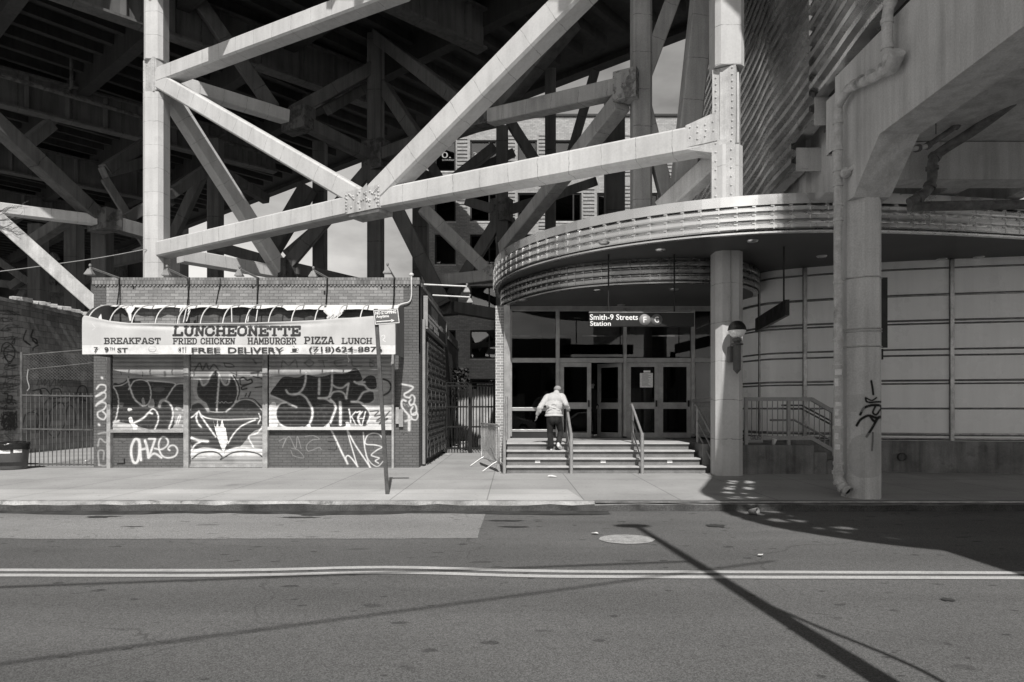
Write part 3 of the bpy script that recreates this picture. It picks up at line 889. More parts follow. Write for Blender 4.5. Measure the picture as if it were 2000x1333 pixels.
sh3 = Z3([fill([(252, 640), (330, 600), (345, 880), (252, 890)], .75, .9), fill([(252, 855), (1590, 850), (1590, 892), (252, 892)], .72, .9, False), fill([(1100, 630), (1590, 640), (1590, 860), (1300, 860), (1360, 700)], .62, .75),
    fill([(252, 320), (400, 315), (270, 500), (252, 510)], .5, .7, False), fill([(660, 850), (740, 850), (710, 810), (690, 815)], .75), fill([(870, 860), (960, 860), (920, 800)], .75), fill([(1060, 860), (1140, 860), (1100, 790)], .75),
    stroke([(405, 260), (430, 225)], 24, g, .6), stroke([(600, 290), (660, 225), (720, 280), (850, 310), (940, 225), (1030, 265), (1150, 250), (1220, 225)], 34, .38, .75),
    fill([(270, 500), (330, 405), (400, 322), (470, 312), (560, 322), (650, 292), (760, 310), (850, 308), (940, 282), (1050, 280), (1120, 262), (1170, 222), (1215, 232), (1250, 290), (1262, 350), (1190, 375), (1290, 400), (1385, 480), (1395, 560), (1320, 615), (1240, 600), (1330, 680), (1350, 760), (1300, 845), (1100, 800), (1080, 850), (930, 865), (900, 810), (830, 865), (720, 862), (690, 820), (620, 865), (500, 872), (400, 835), (345, 770), (330, 680), (370, 610), (440, 592), (350, 555)], .012, .98),
    fill([(1280, 340), (1340, 300), (1400, 312), (1420, 380), (1410, 440), (1320, 445), (1270, 390)], .012, .98),
    stroke([(440, 460), (470, 498), (520, 505), (570, 495), (620, 445), (648, 370), (656, 270)], 20, w), stroke([(520, 505), (590, 500), (650, 535), (690, 595)], 20, w), stroke([(690, 595), (722, 660), (724, 740), (700, 810)], 22, .74),
    stroke([(268, 515), (340, 545), (430, 585), (510, 625), (552, 642)], 18, w), stroke([(440, 592), (375, 608), (335, 665), (330, 745), (360, 812), (430, 858), (520, 872), (620, 862)], 16, .7),
    stroke([(800, 335), (800, 400), (796, 500)], 24, w), stroke([(940, 240), (938, 340), (932, 440), (905, 525), (860, 545), (790, 545)], 20, w), stroke([(940, 400), (985, 428), (1050, 432), (1110, 388)], 18, w), stroke([(1118, 385), (1105, 460), (1090, 548)], 20, w),
    stroke([(915, 530), (950, 482), (1015, 470), (1065, 492), (1095, 550)], 18, w), stroke([(920, 560), (960, 600), (978, 650), (955, 720), (920, 810)], 22, .74), stroke([(800, 548), (870, 555), (930, 590)], 18, w), stroke([(1025, 590), (1030, 700), (1028, 830)], 28, .72),
    stroke([(1180, 368), (1220, 384), (1290, 372)], 20, w), stroke([(1230, 392), (1285, 402), (1320, 440), (1370, 465), (1430, 465)], 20, w), stroke([(1345, 462), (1275, 485), (1235, 545), (1205, 580), (1150, 584)], 20, w), stroke([(1150, 584), (1240, 592), (1290, 625), (1340, 685), (1352, 740), (1320, 820)], 20, .68),
    stroke([(1395, 500), (1398, 560), (1350, 600), (1290, 610)], 13, g),
    stroke([(1122, 665), (1135, 740), (1140, 812)], 13, .76), stroke([(1145, 745), (1195, 690)], 11, .76), stroke([(1150, 745), (1195, 830)], 11, .76), stroke([(1205, 700), (1245, 690), (1215, 760), (1235, 830)], 11, .76), stroke([(1265, 690), (1225, 760), (1250, 840)], 11, .76), stroke([(1300, 690), (1262, 840)], 11, .76), stroke([(1285, 765), (1240, 765)], 11, .76),
    stroke([(390, 205), (405, 140), (470, 190), (540, 130), (562, 205)], 15, .04, .6), stroke([(640, 165), (690, 130), (740, 165), (690, 200), (640, 165)], 14, .04, .6), stroke([(790, 140), (885, 135)], 13, .04, .6), stroke([(840, 140), (855, 205)], 13, .04, .6), stroke([(1060, 130), (965, 145), (990, 195), (1095, 190)], 14, .04, .6), stroke([(970, 165), (1040, 165)], 12, .04, .5), stroke([(1150, 130), (1165, 195), (1260, 195)], 14, .04, .6), stroke([(1350, 125), (1352, 205), (1400, 185), (1360, 160), (1390, 140), (1350, 130)], 13, .04, .6),
    stroke([(1495, 338), (1550, 362), (1578, 420), (1552, 480), (1500, 512)], 20, .02), stroke([(1350, 690), (1440, 685), (1400, 740), (1500, 725), (1420, 795), (1540, 765), (1450, 825), (1560, 690)], 15, .02, .9), stroke([(1520, 860), (1580, 870)], 10, .03)])
def frame_bar(u0, u1, v0, v1, y0, y1, mat_='frame_paint', name='shutter_frame'):
    return MB().box(fx(u0), fx(u1), FY + y0, FY + y1, fz(v1), fz(v0)).build(name, M[mat_], LUN)
frontal('roll_shutter', M['shutter'], LUN, 221, 363, 690, 840, FY - .10, sh1, prof=slats)
frontal('roll_shutter', M['shutter'], LUN, 373, 516, 690, 911, FY - .04, sh2, prof=slats)
frontal('roll_shutter', M['shutter'], LUN, 526, 767, 690, 836, FY - .10, sh3, prof=slats)
frame_bar(221, 363, 839, 845, -.13, -.04, 'galv', 'bottom_bar')
frame_bar(526, 767, 834, 840, -.13, -.04, 'fabric_plain', 'bottom_bar')
frame_bar(373, 516, 907, 913, -.08, .0, 'galv', 'bottom_bar')
for a_, b_ in ((214, 221.5), (363, 373), (516, 526), (766.5, 771)): bevel(frame_bar(a_, b_, 690, 915, -.14, .02), .012)
frame_bar(774, 780, 796, 828, -.09, -.003, 'galv', 'lock_box'); frame_bar(780, 788, 800, 834, -.07, -.003, 'rail_paint', 'lock_box')
# side wall facing the alley
sw = MB()
ys = [FY, 19.3, 19.3, 22.0, 22.0, 24.5, 24.5, 29.5]
zs = [zt - .16, zt - .16, zt - .16, zt - .25, zt - .45, zt - .45, zt - .75, zt - .75]
n_ = len(ys)
vs = [(LX1, y, .1) for y in ys] + [(LX1, y, z) for y, z in zip(ys, zs)] + [(LX1 - .3, y, .1) for y in ys] + [(LX1 - .3, y, z) for y, z in zip(ys, zs)]
fs = []
for i in range(n_ - 1):
    if ys[i + 1] > ys[i]:
        fs += [(i, i + 1, n_ + i + 1, n_ + i), (2 * n_ + i, 2 * n_ + i + 1, 3 * n_ + i + 1, 3 * n_ + i), (n_ + i, n_ + i + 1, 3 * n_ + i + 1, 3 * n_ + i)]
sw.add(vs, fs).build('side_wall', M['dark_brick'], LUN)
cp = MB()
for i in range(0, n_ - 1, 2): cp.box(LX1 - .32, LX1 + .035, ys[i] + .38 if i == 0 else ys[i] + .01, ys[i + 1] - .01, min(zs[i], zs[i + 1]) + .002, max(zs[i], zs[i + 1]) + .10)
cp.build('side_coping', M['coping'], LUN)
MB().box(LX1 + .004, LX1 + .06, 18.0, 22.3, .3, 3.5).build('side_doorway', M['black'], LUN)
sg = MB()                                   # folding scissor gate across the side doorway
for i in range(15):
    y = 17.7 + i * .33
    wob = .05 * math.sin(i * 2.1)
    sg.tube([(LX1 + .12 + wob, y, .35), (LX1 + .10 - wob, y + .05, 1.8), (LX1 + .12, y, 3.35)], .018, 5)
for j in range(9):
    z = .5 + j * .33
    for i in range(14):
        y = 17.7 + i * .33
        sg.tube([(LX1 + .13, y, z), (LX1 + .13, y + .33, z + .33)], .011, 4); sg.tube([(LX1 + .15, y + .33, z), (LX1 + .15, y, z + .33)], .011, 4)
sg.build('scissor_gate', M['bin'], LUN)
for y in (17.45, 22.6): MB().tube([(LX1 + .06, y, .2), (LX1 + .06, y, 3.9)], .045, 8).build('side_pipe', M['rail_paint'], LUN)
# cables dangling on the upper front
for (ua, va, ub, vb) in ((234, 543, 228, 598), (370, 543, 365, 598), (430, 545, 421, 598), (505, 543, 501, 598), (640, 543, 636, 598), (771, 543, 768, 600)):
    MB().tube(catmull([P(ua, va - 1, FY - .05), P(ua - .5, va + 10, FY - .055), P((ua + ub) / 2 + .8, (va + vb) / 2, FY - .02), P(ub, vb, FY - .025)], 5), .012, 5).build('cable', M['black'], LUN)
MB().tube(catmull([P(803.5, 537, FY - .03), P(803.5, 550, FY - .06), P(803.5, 578, FY - .04), P(799, 590, FY - .05), P(785, 594, FY - .06), P(770, 600, FY - .1), P(760, 606, FY - .3)], 6), .018, 6).build('conduit', M['white_metal'], LUN)
MB().ell(P(803.5, 537, FY - .03), (.06, .05, .05)).build('conduit_cap', M['white_metal'], LUN)
for u, v in ((261, 561), (494, 560), (745, 561), (634, 572)): MB().box(fx(u) - .02, fx(u) + .02, FY - .012, FY + .01, fz(v) - .045, fz(v) + .045).build('vent_slot', M['black'], LUN)
MB().box(fx(247), fx(268), FY + .5, FY + .9, zt - .2, zt + .05).build('roof_board', M['fabric_plain'], LUN)
# floodlights on arms over the parapet
M['lamp_grey'] = mat('lamp_grey', .22, rough=.5, var=.2, scale=8, bump=.05)
def floodlight(ua, va, ub, vb, Yb, label, side=None):
    a = P(ua, va, FY + .05); b = P(ub, vb, Yb)
    if side: a, b = side
    t = thing('floodlight', label, 'floodlight', b, 'floodlights around the luncheonette roof')
    MB().tube([a, a.lerp(b, .5), b], .024, 6).build('arm', M['rail_paint'] if not side else M['white_metal'], t)
    MB().ell(b + Vector((0, 0, .05)), (.03, .03, .04)).build('knuckle', M['lamp_grey'], t)
    h = MB()
    c = b + Vector((0, -.02, -.06))
    vs = []
    for z, wx, wy in ((.03, .03, .03), (-.01, .05, .04), (-.09, .09, .07), (-.11, .09, .07)):
        vs += [c + Vector((-wx, -wy, z)), c + Vector((wx, -wy, z)), c + Vector((wx, wy, z)), c + Vector((-wx, wy, z))]
    fs = [(3, 2, 1, 0), (12, 13, 14, 15)]
    for i in range(3):
        for q in range(4): fs.append((i * 4 + q, i * 4 + (q + 1) % 4, i * 4 + 4 + (q + 1) % 4, i * 4 + 4 + q))
    h.add(vs, fs).build('lamp_head', M['lamp_grey'], t)
for a in ((236, 545, 176, 523, 15.5, 'floodlight on an arm over the left end of the luncheonette parapet, dark viaduct behind'),
          (369, 545, 326, 525, 15.6, 'floodlight over the parapet in front of the white viaduct post'),
          (505, 544, 468, 526, 15.6, 'floodlight over the parapet below the long white diagonal, in front of pale girders'),
          (641, 544, 612, 528, 15.6, 'floodlight over the parapet in front of the dark post beside open sky'),
          (771, 544, 757, 521, 15.6, 'floodlight over the parapet against the cloudy sky, nearest the corner')): floodlight(*a)
floodlight(0, 0, 0, 0, 0, 'floodlight on the upper white arm reaching over the alley', (P(828, 556, 18.6), P(912, 560, 18.6)))
floodlight(0, 0, 0, 0, 0, 'floodlight on the lower white arm reaching over the alley', (P(845, 577, 20.0), P(918, 581, 20.0)))

# side sign board
SG = thing('side_sign', 'long dark sign board with pale scrawled lines on the alley side wall', 'sign', (LX1 + .1, 19.8, 4.1))
MB().box(LX1 + .04, LX1 + .12, 17.6, 22.6, 3.72, 4.48).build('board', M['black'], SG)
fb = MB()
for z in (3.7, 4.5): fb.box(LX1 + .04, LX1 + .15, 17.55, 22.65, z - .025, z + .025)
for y in (17.57, 22.63): fb.box(LX1 + .04, LX1 + .15, y - .03, y + .03, 3.73, 4.47)
fb.build('frame', M['rail_paint'], SG)
ln = MB()
for z, y0, y1, hh in ((4.33, 18.6, 20.2, .09), (4.2, 18.6, 20.2, .08), (4.06, 17.9, 21.4, .05), (3.94, 17.9, 20.2, .05), (3.83, 18.2, 18.9, .06), (3.83, 19.2, 20.4, .06), (4.1, 20.9, 22.3, .08)):
    y = y0
    while y < y1:
        q = random.uniform(.06, .16)
        ln.box(LX1 + .121, LX1 + .124, y, y + q * .6, z - hh * random.uniform(.5, 1), z + hh); y += q
ln.build('faded_lines', M['rail_paint'], SG)

# ================================================================ AWNING
AY = 15.74
AW = thing('awning', 'torn white luncheonette awning with bare hoops and black lettering', 'awning', (P(466, 692, AY).x, AY, P(466, 692, AY).z))
wt = .035
lay = [fill([(150, 674.5), (780, 674.5), (780, 700), (150, 700)], .83, .55, False), stroke([(150, 674.2), (780, 674.2)], 1.0, .5, .35)]
lay += [fill([(158, 625), (250, 634), (345, 640), (420, 641), (250, 641), (158, 638)], .6, .2)]
lay += slab_text('LUNCHEONETTE', 338, 589, 637.5, 656.5, wt, wt=.27)
lay += slab_text('BREAKFAST', 203, 314, 660.5, 672.5, wt)
lay += slab_text('FRIED', 338, 385, 660.8, 673, wt); lay += slab_text('CHICKEN', 392, 460, 660.8, 673, wt)
lay += slab_text('HAMBURGER', 484, 579.5, 660, 673.2, wt); lay += slab_text('PIZZA', 595, 652.5, 658.5, 672.5, wt); lay += slab_text('LUNCH', 667.5, 727.5, 660.5, 672.3, wt)
el = lambda cx, cy, rx, ry, a0=0, a1=360, n=16: [(cx + rx * math.cos(R(a)), cy + ry * math.sin(R(a))) for a in np.linspace(a0, a1, n)]
lay += [stroke(el(297, 682.5, 7.5, 6), .9, .35, .8), stroke(el(297, 684, 6.5, 3, 0, 180), 1.2, .3, .9), stroke([(289.5, 683), (304.5, 683)], .8, .4, .8)]
lay += [fill(el(354, 684, 6.5, 6, 90, 270), .05, 1, False), stroke(el(354, 684, 5, 4.6, 95, 265), .9, .8, 1), stroke([(357.5, 679), (357.5, 689.5)], 1.4, .05), stroke([(355.8, 678.5), (355.8, 682), (359.2, 682), (359.2, 678.5)], .8, .05, 1, .3, False), stroke([(362.6, 678.5), (362.6, 689.5)], 1.5, .05)]
lay += [fill([(570.5, 681), (581, 681), (580.3, 688), (571.2, 688)], .05, 1, False), stroke([(568, 689), (583, 689)], 1.3, .05), stroke(el(581.5, 683.5, 2.4, 2.2, -90, 90), 1, .05), stroke([(572, 679), (574, 676.5)], .8, .05), stroke([(576, 679.5), (575, 677.5), (573, 677)], .8, .05)]
lay += [stroke([(745, 657), (750, 655), (752, 660), (748, 664), (753, 668)], 1.6, .88, .6), stroke([(180, 633), (186, 640), (180, 645)], 1.2, .84, .4)]
nu, nv = 1225, 118
tu = np.linspace(160, 772, nu)
tops = np.interp(tu, [160, 163, 172, 190, 215, 250, 345, 500, 600, 700, 735, 772], [621, 616, 617.5, 622, 627, 631, 632.5, 630.5, 626.5, 619.5, 617, 606])
q = np.linspace(0, 1, nv)[:, None]
S = np.repeat(tu[None, :], nv, 0)
T = tops[None, :] * (1 - q) + 692.4 * q
X = (S - 1000) / FPX * AY; Z = EYE - (T - 800) / FPX * AY
sag = np.exp(-((tu - 420) / 180) ** 2)[None, :]
Y = AY + .02 * np.clip(1 - q / .12, 0, 1) ** 2 + .05 * sag * np.exp(-((q - .10) / .07) ** 2) - .035 * sag * np.exp(-((q - .02) / .05) ** 2)
rs = np.random.RandomState(3)
for i in range(7): Y = Y + .006 * np.sin(rs.uniform(.02, .15) * S + rs.uniform(1, 7) * q + rs.uniform(0, 6)) 
FP = painted('front_panel', M['fabric'], AW, S, T, X, Y, Z, lay)
F3 = lambda u, v: (u - 1000) / FPX * AY
zA = lambda v: EYE - (v - 800) / FPX * AY
def fline(txt, u0, u1, v0, v1, b=.018):
    put_text('lettering', txt, F3(u0, 0), F3(u1, 0), zA(v1), zA(v0), (0, AY - .026, 0), (1, 0, 0), (0, 0, 1), M['ink'], FP, b)
fline('7', 184.5, 192.5, 678.5, 688.8); fline('9', 205, 213, 678.5, 688.8); fline('TH', 215, 225, 678.5, 685, .0); fline('ST', 230, 250.5, 680, 689)
fline('FREE', 375, 431, 679.5, 690, .022); fline('DELIVERY', 446, 555, 679, 690.5, .022); fline('(718)624-8876', 604, 747, 677.5, 691, .018)
# hoops
def hoop(u, top_du=0):
    x = F3(u, 0); z0, z1 = zA(640), fz(598)
    return [(x + top_du * math.sin(a), AY + .12 + (FY - .13 - AY) * (1 - math.cos(a)), z0 + (z1 - z0) * math.sin(a)) for a in np.linspace(0, math.pi / 2, 12)]
for u in (163, 207, 251, 297, 341, 386, 430, 475, 520, 565, 611, 655, 700, 770): MB().tube(hoop(u), .015, 6).build('hoop', M['white_metal'], AW)
MB().tube([(F3(162, 0), AY + .13, zA(640)), (F3(770, 0), AY + .13, zA(640))], .016, 6).build('front_rail', M['white_metal'], AW)
MB().tube([(F3(162, 0), AY + .03, zA(690)), (F3(770, 0), AY + .03, zA(690))], .016, 6).build('bottom_rail', M['white_metal'], AW)
for (a, b) in (((358, 631), (364, 604)), ((484, 629), (487, 604)), ((453, 630), (452, 600)), ((500, 628), (503, 606))):
    MB().tube([P(a[0], a[1], AY + .15), P(b[0], b[1], AY + .5)], .014, 5).build('brace', M['white_metal'], AW)
# strip of fabric left along the wall, with a ragged lower edge, and loose flaps
def cloth(name, rows, m=None):
    n = len(rows[0]); mb = MB()
    vs = [p for r in rows for p in r]
    fs = [(i * n + k, i * n + k + 1, (i + 1) * n + k + 1, (i + 1) * n + k) for i in range(len(rows) - 1) for k in range(n - 1)]
    mb.add(vs, fs, True); return mb.build(name, m or M['fabric_plain'], AW)
us = np.linspace(196, 784, 80)
lowv = [603 + (3 * math.sin(u * .09) if u < 560 else 6 + 2 * math.sin(u * .07)) * .6 + random.uniform(-.25, .25) - (4 if u < 240 else 0) for u in us]
cloth('top_strip', [[P(u, 596.0, FY - .02) for u in us], [P(u, 597.2, FY - .09 + .01 * math.sin(u)) for u in us], [P(u, max(v - 1.2, 598.6), FY - .17 + .02 * math.sin(u * .2)) for u, v in zip(us, lowv)]])
us = np.linspace(632, 672, 14)
cloth('loose_flap', [[P(u, 601, FY - .3 + .04 * math.sin(u)) for u in us], [P(u, 608 + 1.5 * math.sin(u * .2), FY - .42 + .05 * math.sin(u * .45)) for u in us], [P(652 + (u - 652) * .62, 615 + 2 * math.sin(u * .17), FY - .5 + .06 * math.sin(u * .5)) for u in us], [P(643 + (u - 652) * .28, 625 + .16 * (u - 652), FY - .62 + .05 * math.sin(u * .4)) for u in us]])
us = np.linspace(246, 264, 9)
cloth('loose_flap', [[P(u, 599, FY - .3) for u in us], [P(u - 2, 604 + math.sin(u), FY - .4 + .04 * math.sin(u * .9)) for u in us], [P(252 + (u - 252) * .4, 613, FY - .45 + .03 * math.sin(u)) for u in us], [P(254 + (u - 252) * .2, 627, FY - .5) for u in us]])
cloth('loose_flap', [[P(u, 600, FY - .35) for u in (190, 194, 198)], [P(u, 610, FY - .5) for u in (191, 196, 197)], [P(u, 624, FY - .7) for u in (193, 195, 199)]])
for u, vv in ((356, 620), (372, 622)): cloth('loose_flap', [[P(u - 3, 600, FY - .3), P(u + 3, 599, FY - .28)], [P(u - 6, vv - 8, FY - .6), P(u - 2, vv - 10, FY - .6)], [P(u - 9, vv + 6, FY - .9), P(u - 7, vv + 6, FY - .9)]])
# end panels
for u, m_ in ((161, 'fabric_dark'), (772, 'fabric_dark')):
    x = F3(u, 0)
    arc = [(x, AY + .03 + (FY - .01 - AY) * (1 - math.cos(a)), zA(632) + (fz(598) - zA(632)) * math.sin(a)) for a in np.linspace(0, math.pi / 2, 10)]
    pts = [(x, FY - .01, zA(692)), (x, AY + .03, zA(692))] + arc
    mb = MB(); mb.add(pts + [(p[0] + .012, p[1], p[2]) for p in pts], [tuple(range(len(pts))), tuple(range(2 * len(pts) - 1, len(pts) - 1, -1))] + [(i, (i + 1) % len(pts), len(pts) + (i + 1) % len(pts), len(pts) + i) for i in range(len(pts))])
    mb.build('end_panel', M[m_], AW)
MB().tube(catmull([P(679, 692, AY + .3), P(679.5, 698, AY + .3), P(682, 703, AY + .3), P(680, 708, AY + .3)], 4), .012, 5).build('hook', M['white_metal'], AW)
# ================================================================ VIADUCT
VIA = thing('viaduct', 'huge elevated railway viaduct of concrete cased trusses over the street corner', 'viaduct', (-4, 26, .15))
def T0(u): return 31.95 / ((u - 1000) / FPX + 1.798)
def member(name, a, b, w, mt='concrete', h=None, ch=None):
    """a, b: (u, v, Y) of the two ends of the member's axis"""
    ya = a[2] if len(a) > 2 else T0(a[0]); yb = b[2] if len(b) > 2 else T0(b[0])
    pa, pb = P(a[0], a[1], ya), P(b[0], b[1], yb)
    o = MB().beam(pa, pb, w, h, w * .1 if ch is None else ch).build(name, M[mt], VIA)
    return o
OFF = .0
# the sunlit bent that stands nearest the street
LP = P(306, 500, 25)
MB().beam((LP.x, 25, .1), (LP.x, 25, P(306, 188, 25).z), .74, .74, .13).build('post', M['concrete'], VIA)
MB().beam((LP.x, 25, P(306, 124, 25).z), (LP.x, 25, 24), .70, .70, .13).build('post', M['concrete'], VIA)
RX, RY = 4.76, 15.15
MB().beam((RX, RY, .1), (RX, RY, P(1421, 292, RY).z), .60, .60, .12).build('post', M['concrete'], VIA)
MB().beam((RX, RY, P(1421, 140, RY).z), (RX, RY, 23), .64, .64, .1).build('post', M['concrete'], VIA)
member('chord', (318, 152), (790, -24), .56, h=.56)
member('diagonal', (312, 158), (712, 392), .54, h=.56)
member('chord', (318, 489), (696, 404), .54, h=.56)
member('chord', (752, 392), (1370, 276), .56, h=.58)
member('diagonal', (738, 384), (1230, -110), .62, h=.66)
def rivet_plate(name, c, ax, az, ay, w, h, t, rows, mt='plate', r=.028):
    """steel plate with rivet heads: centre, in-plane axes, facing axis"""
    c, ax, az, ay = Vector(c), Vector(ax).normalized(), Vector(az).normalized(), Vector(ay).normalized()
    mb = MB()
    vs = [c + ax * sx * w / 2 + az * sz * h / 2 + ay * sy * t / 2 for sy in (-1, 1) for sx, sz in ((-1, -1), (1, -1), (1, 1), (-1, 1))]
    mb.add(vs, [(3, 2, 1, 0), (4, 5, 6, 7), (0, 1, 5, 4), (1, 2, 6, 5), (2, 3, 7, 6), (3, 0, 4, 7)])
    for (a, b) in rows:
        p = c + ax * a * w / 2 + az * b * h / 2 + ay * (t / 2)
        k = 6
        ring = [p + (ax * math.cos(2 * math.pi * i / k) + az * math.sin(2 * math.pi * i / k)) * r for i in range(k)]
        mb.add(ring + [p + ay * r * .9], [(i, (i + 1) % k, k) for i in range(k)])
    return mb.build(name, M[mt], VIA)
def grid(nx, ny, jit=.0, skip=0):
    out = []
    for i in range(nx):
        for j in range(ny):
            if random.random() < skip: continue
            out.append((-.86 + 1.72 * i / max(nx - 1, 1) + random.uniform(-jit, jit), -.86 + 1.72 * j / max(ny - 1, 1) + random.uniform(-jit, jit)))
    return out
TD = Vector((-1.798, 1, 0)).normalized()           # along the bent
TN = Vector((-1, -1.798, 0)).normalized()          # towards the street
up = Vector((0, 0, 1))
tilt = (P(696, 404, T0(696)) - P(752, 392, T0(752))).normalized()
rivet_plate('gusset_plate', P(305, 155, 25), TD, up, TN, .62, 1.24, .60, grid(4, 9, .03, .3))
rivet_plate('gusset_plate', P(306, 156, 25), TD, up, TN, .70, 1.08, .50, [])
g_ = P(722, 396, T0(722))
rivet_plate('gusset_plate', g_ + TN * .03, tilt, up, TN, 1.28, .66, .60, [(random.uniform(-.9, .9), random.uniform(-.85, .85)) for i in range(26)] + [(-.95 + .06 * i, .8 - .1 * i) for i in range(5)] + [(.5 + .07 * i, .2 + .13 * i) for i in range(5)] + [(.95, .7 - .3 * i) for i in range(6)] + [(-.95, .4 - .3 * i) for i in range(5)], r=.045)
rivet_plate('gusset_plate', g_ + Vector((0, 0, -.36)) + TN * -.05, tilt, up, TN, 1.15, .12, .62, [])
rivet_plate('gusset_plate', (RX, RY, (P(1421, 140, RY).z + P(1421, 292, RY).z) / 2), TD * -1, up, TN, .50, P(1421, 140, RY).z - P(1421, 292, RY).z - .04, .52, [(sx * .7, -.94 + 1.88 * i / 11) for sx in (-1, 1) for i in range(12)], r=.03)
MB().beam((RX, RY, P(1421, 150, RY).z), (RX, RY, P(1421, 286, RY).z), .42, .42, 0).build('post', M['plate'], VIA)
# flared haunch joining the bottom chord to the right-hand post
a, b = P(1345, 277, T0(1345)), P(1410, 262, RY)
hh = MB()
def slab4(q, d, n_):
    return [q + n_ * .27 + Vector((0, 0, d[0])), q - n_ * .27 + Vector((0, 0, d[0])), q - n_ * .27 + Vector((0, 0, d[1])), q + n_ * .27 + Vector((0, 0, d[1]))]
vs = slab4(a, (-.27, .27), TN) + slab4(b, (-.52, .42), TN)
hh.add(vs, [(3, 2, 1, 0), (4, 5, 6, 7), (0, 1, 5, 4), (1, 2, 6, 5), (2, 3, 7, 6), (3, 0, 4, 7)])
hh.build('haunch', M['plate'], VIA)
for i in range(1): pass
rivet_plate('gusset_plate', a.lerp(b, .5) + TN * .27 + Vector((0, 0, .02)), b - a, up, TN, (b - a).length * .9, .5, .03, [(-.8, .7), (-.8, -.2), (-.3, .6), (-.3, .1), (-.3, -.5), (.2, .6), (.25, .1), (.2, -.4), (.7, .7), (.75, -.1)], r=.03)
rivet_plate('gusset_plate', (RX + TN.x * .305, RY + TN.y * .305, 6.75), TD * -1, up, TN, .5, 1.5, .02, [(sx * .66, -.9 + 1.8 * i / 7) for sx in (-1, 1) for i in range(8)], r=.03)

# braces behind, in the shade of the deck
mm = lambda name, a, b, w, mt='shaded_dark', h=None: member(name, a, b, w, mt, h, ch=w * .06)
N = []
# second bent (its right post stands behind the sunlit bottom chord)
MB().beam((P(1252, 170, 20.5).x, 20.5, .1), (P(1252, 170, 20.5).x, 20.5, 19), .58, .58, .07).build('post', M['shaded_mid'], VIA)
mm('diagonal', (1214, 200, 20.5), (985, 486, 28), .52, 'shaded_mid')
mm('diagonal', (1258, 150, 20.5), (1325, -30, 20.5), .44, 'shaded_mid')
mm('diagonal', (1250, 180, 20.5), (1306, 400, 20.5), .40, 'shaded_mid')
mm('chord', (946, 233, 24.6), (1222, 171, 20.6), .50, 'shaded_mid')
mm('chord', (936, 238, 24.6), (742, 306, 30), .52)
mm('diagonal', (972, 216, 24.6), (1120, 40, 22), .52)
mm('diagonal', (1376, -40, 18), (1327, 420, 18), .56, 'shaded_mid')
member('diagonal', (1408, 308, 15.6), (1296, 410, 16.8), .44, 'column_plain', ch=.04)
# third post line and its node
MB().beam((P(734, 300, 30).x, 30, .1), (P(734, 300, 30).x, 30, 18), .66, .66, .07).build('post', M['shaded_dark'], VIA)
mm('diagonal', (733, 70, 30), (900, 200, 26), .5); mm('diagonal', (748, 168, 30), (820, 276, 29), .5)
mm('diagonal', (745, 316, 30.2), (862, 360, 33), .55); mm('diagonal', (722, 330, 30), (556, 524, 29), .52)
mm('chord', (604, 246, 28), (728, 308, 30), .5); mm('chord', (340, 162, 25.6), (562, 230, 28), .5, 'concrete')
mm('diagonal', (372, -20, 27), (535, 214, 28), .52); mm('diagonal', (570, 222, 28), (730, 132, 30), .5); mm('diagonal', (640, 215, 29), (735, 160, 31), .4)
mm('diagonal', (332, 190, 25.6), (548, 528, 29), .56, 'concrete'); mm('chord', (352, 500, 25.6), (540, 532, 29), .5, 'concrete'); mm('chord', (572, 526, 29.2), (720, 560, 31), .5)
mm('diagonal', (776, 412, 29.5), (868, 596, 29.5), .62); mm('diagonal', (826, 408, 30), (946, 526, 30), .54, 'shaded_mid')
mm('chord', (826, 553, 30), (972, 538, 30), .52, 'shaded_mid'); mm('diagonal', (976, 426, 30), (872, 596, 30), .5); mm('chord', (882, 600, 30), (1000, 620, 30), .5)
for (a, b) in (((996, 238, 30), (1060, 338, 30)), ((966, 288, 31), (872, 362, 31)), ((838, 316, 31), (868, 366, 31)), ((914, 394, 31), (974, 412, 30)), ((990, 412, 30), (1066, 388, 31)), ((1060, 390, 31), (1160, 356, 33)), ((1162, 140, 31), (1108, 326, 31)), ((996, 430, 30), (1012, 474, 30)), ((1062, 340, 31), (1074, 392, 31)), ((870, 362, 31), (1000, 300, 33))):
    N.append(1); mm('brace', (a[0], a[1], a[2] + (len(N) % 5) * .11), (b[0], b[1], b[2] + (len(N) % 5) * .11), .42)
for u, y, w, z1 in ((981, 30, .52, 14), (1075, 31, .48, 17), (1200, 33, .9, 17), (421, 34, .62, 15), (625, 37, .66, 16), (822, 36, .8, 14)):
    p = P(u, 400, y)
    MB().beam((p.x, y, .1), (p.x, y, z1), w, w, .04).build('post', M['shaded_dark'], VIA)
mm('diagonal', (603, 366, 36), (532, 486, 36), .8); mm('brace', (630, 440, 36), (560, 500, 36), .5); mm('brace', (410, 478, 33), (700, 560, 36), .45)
mm('brace', (332, 380, 30), (412, 325, 32), .42); mm('brace', (395, 340, 32), (335, 470, 32), .42); mm('brace', (410, 322, 32.5), (520, 390, 36), .45)
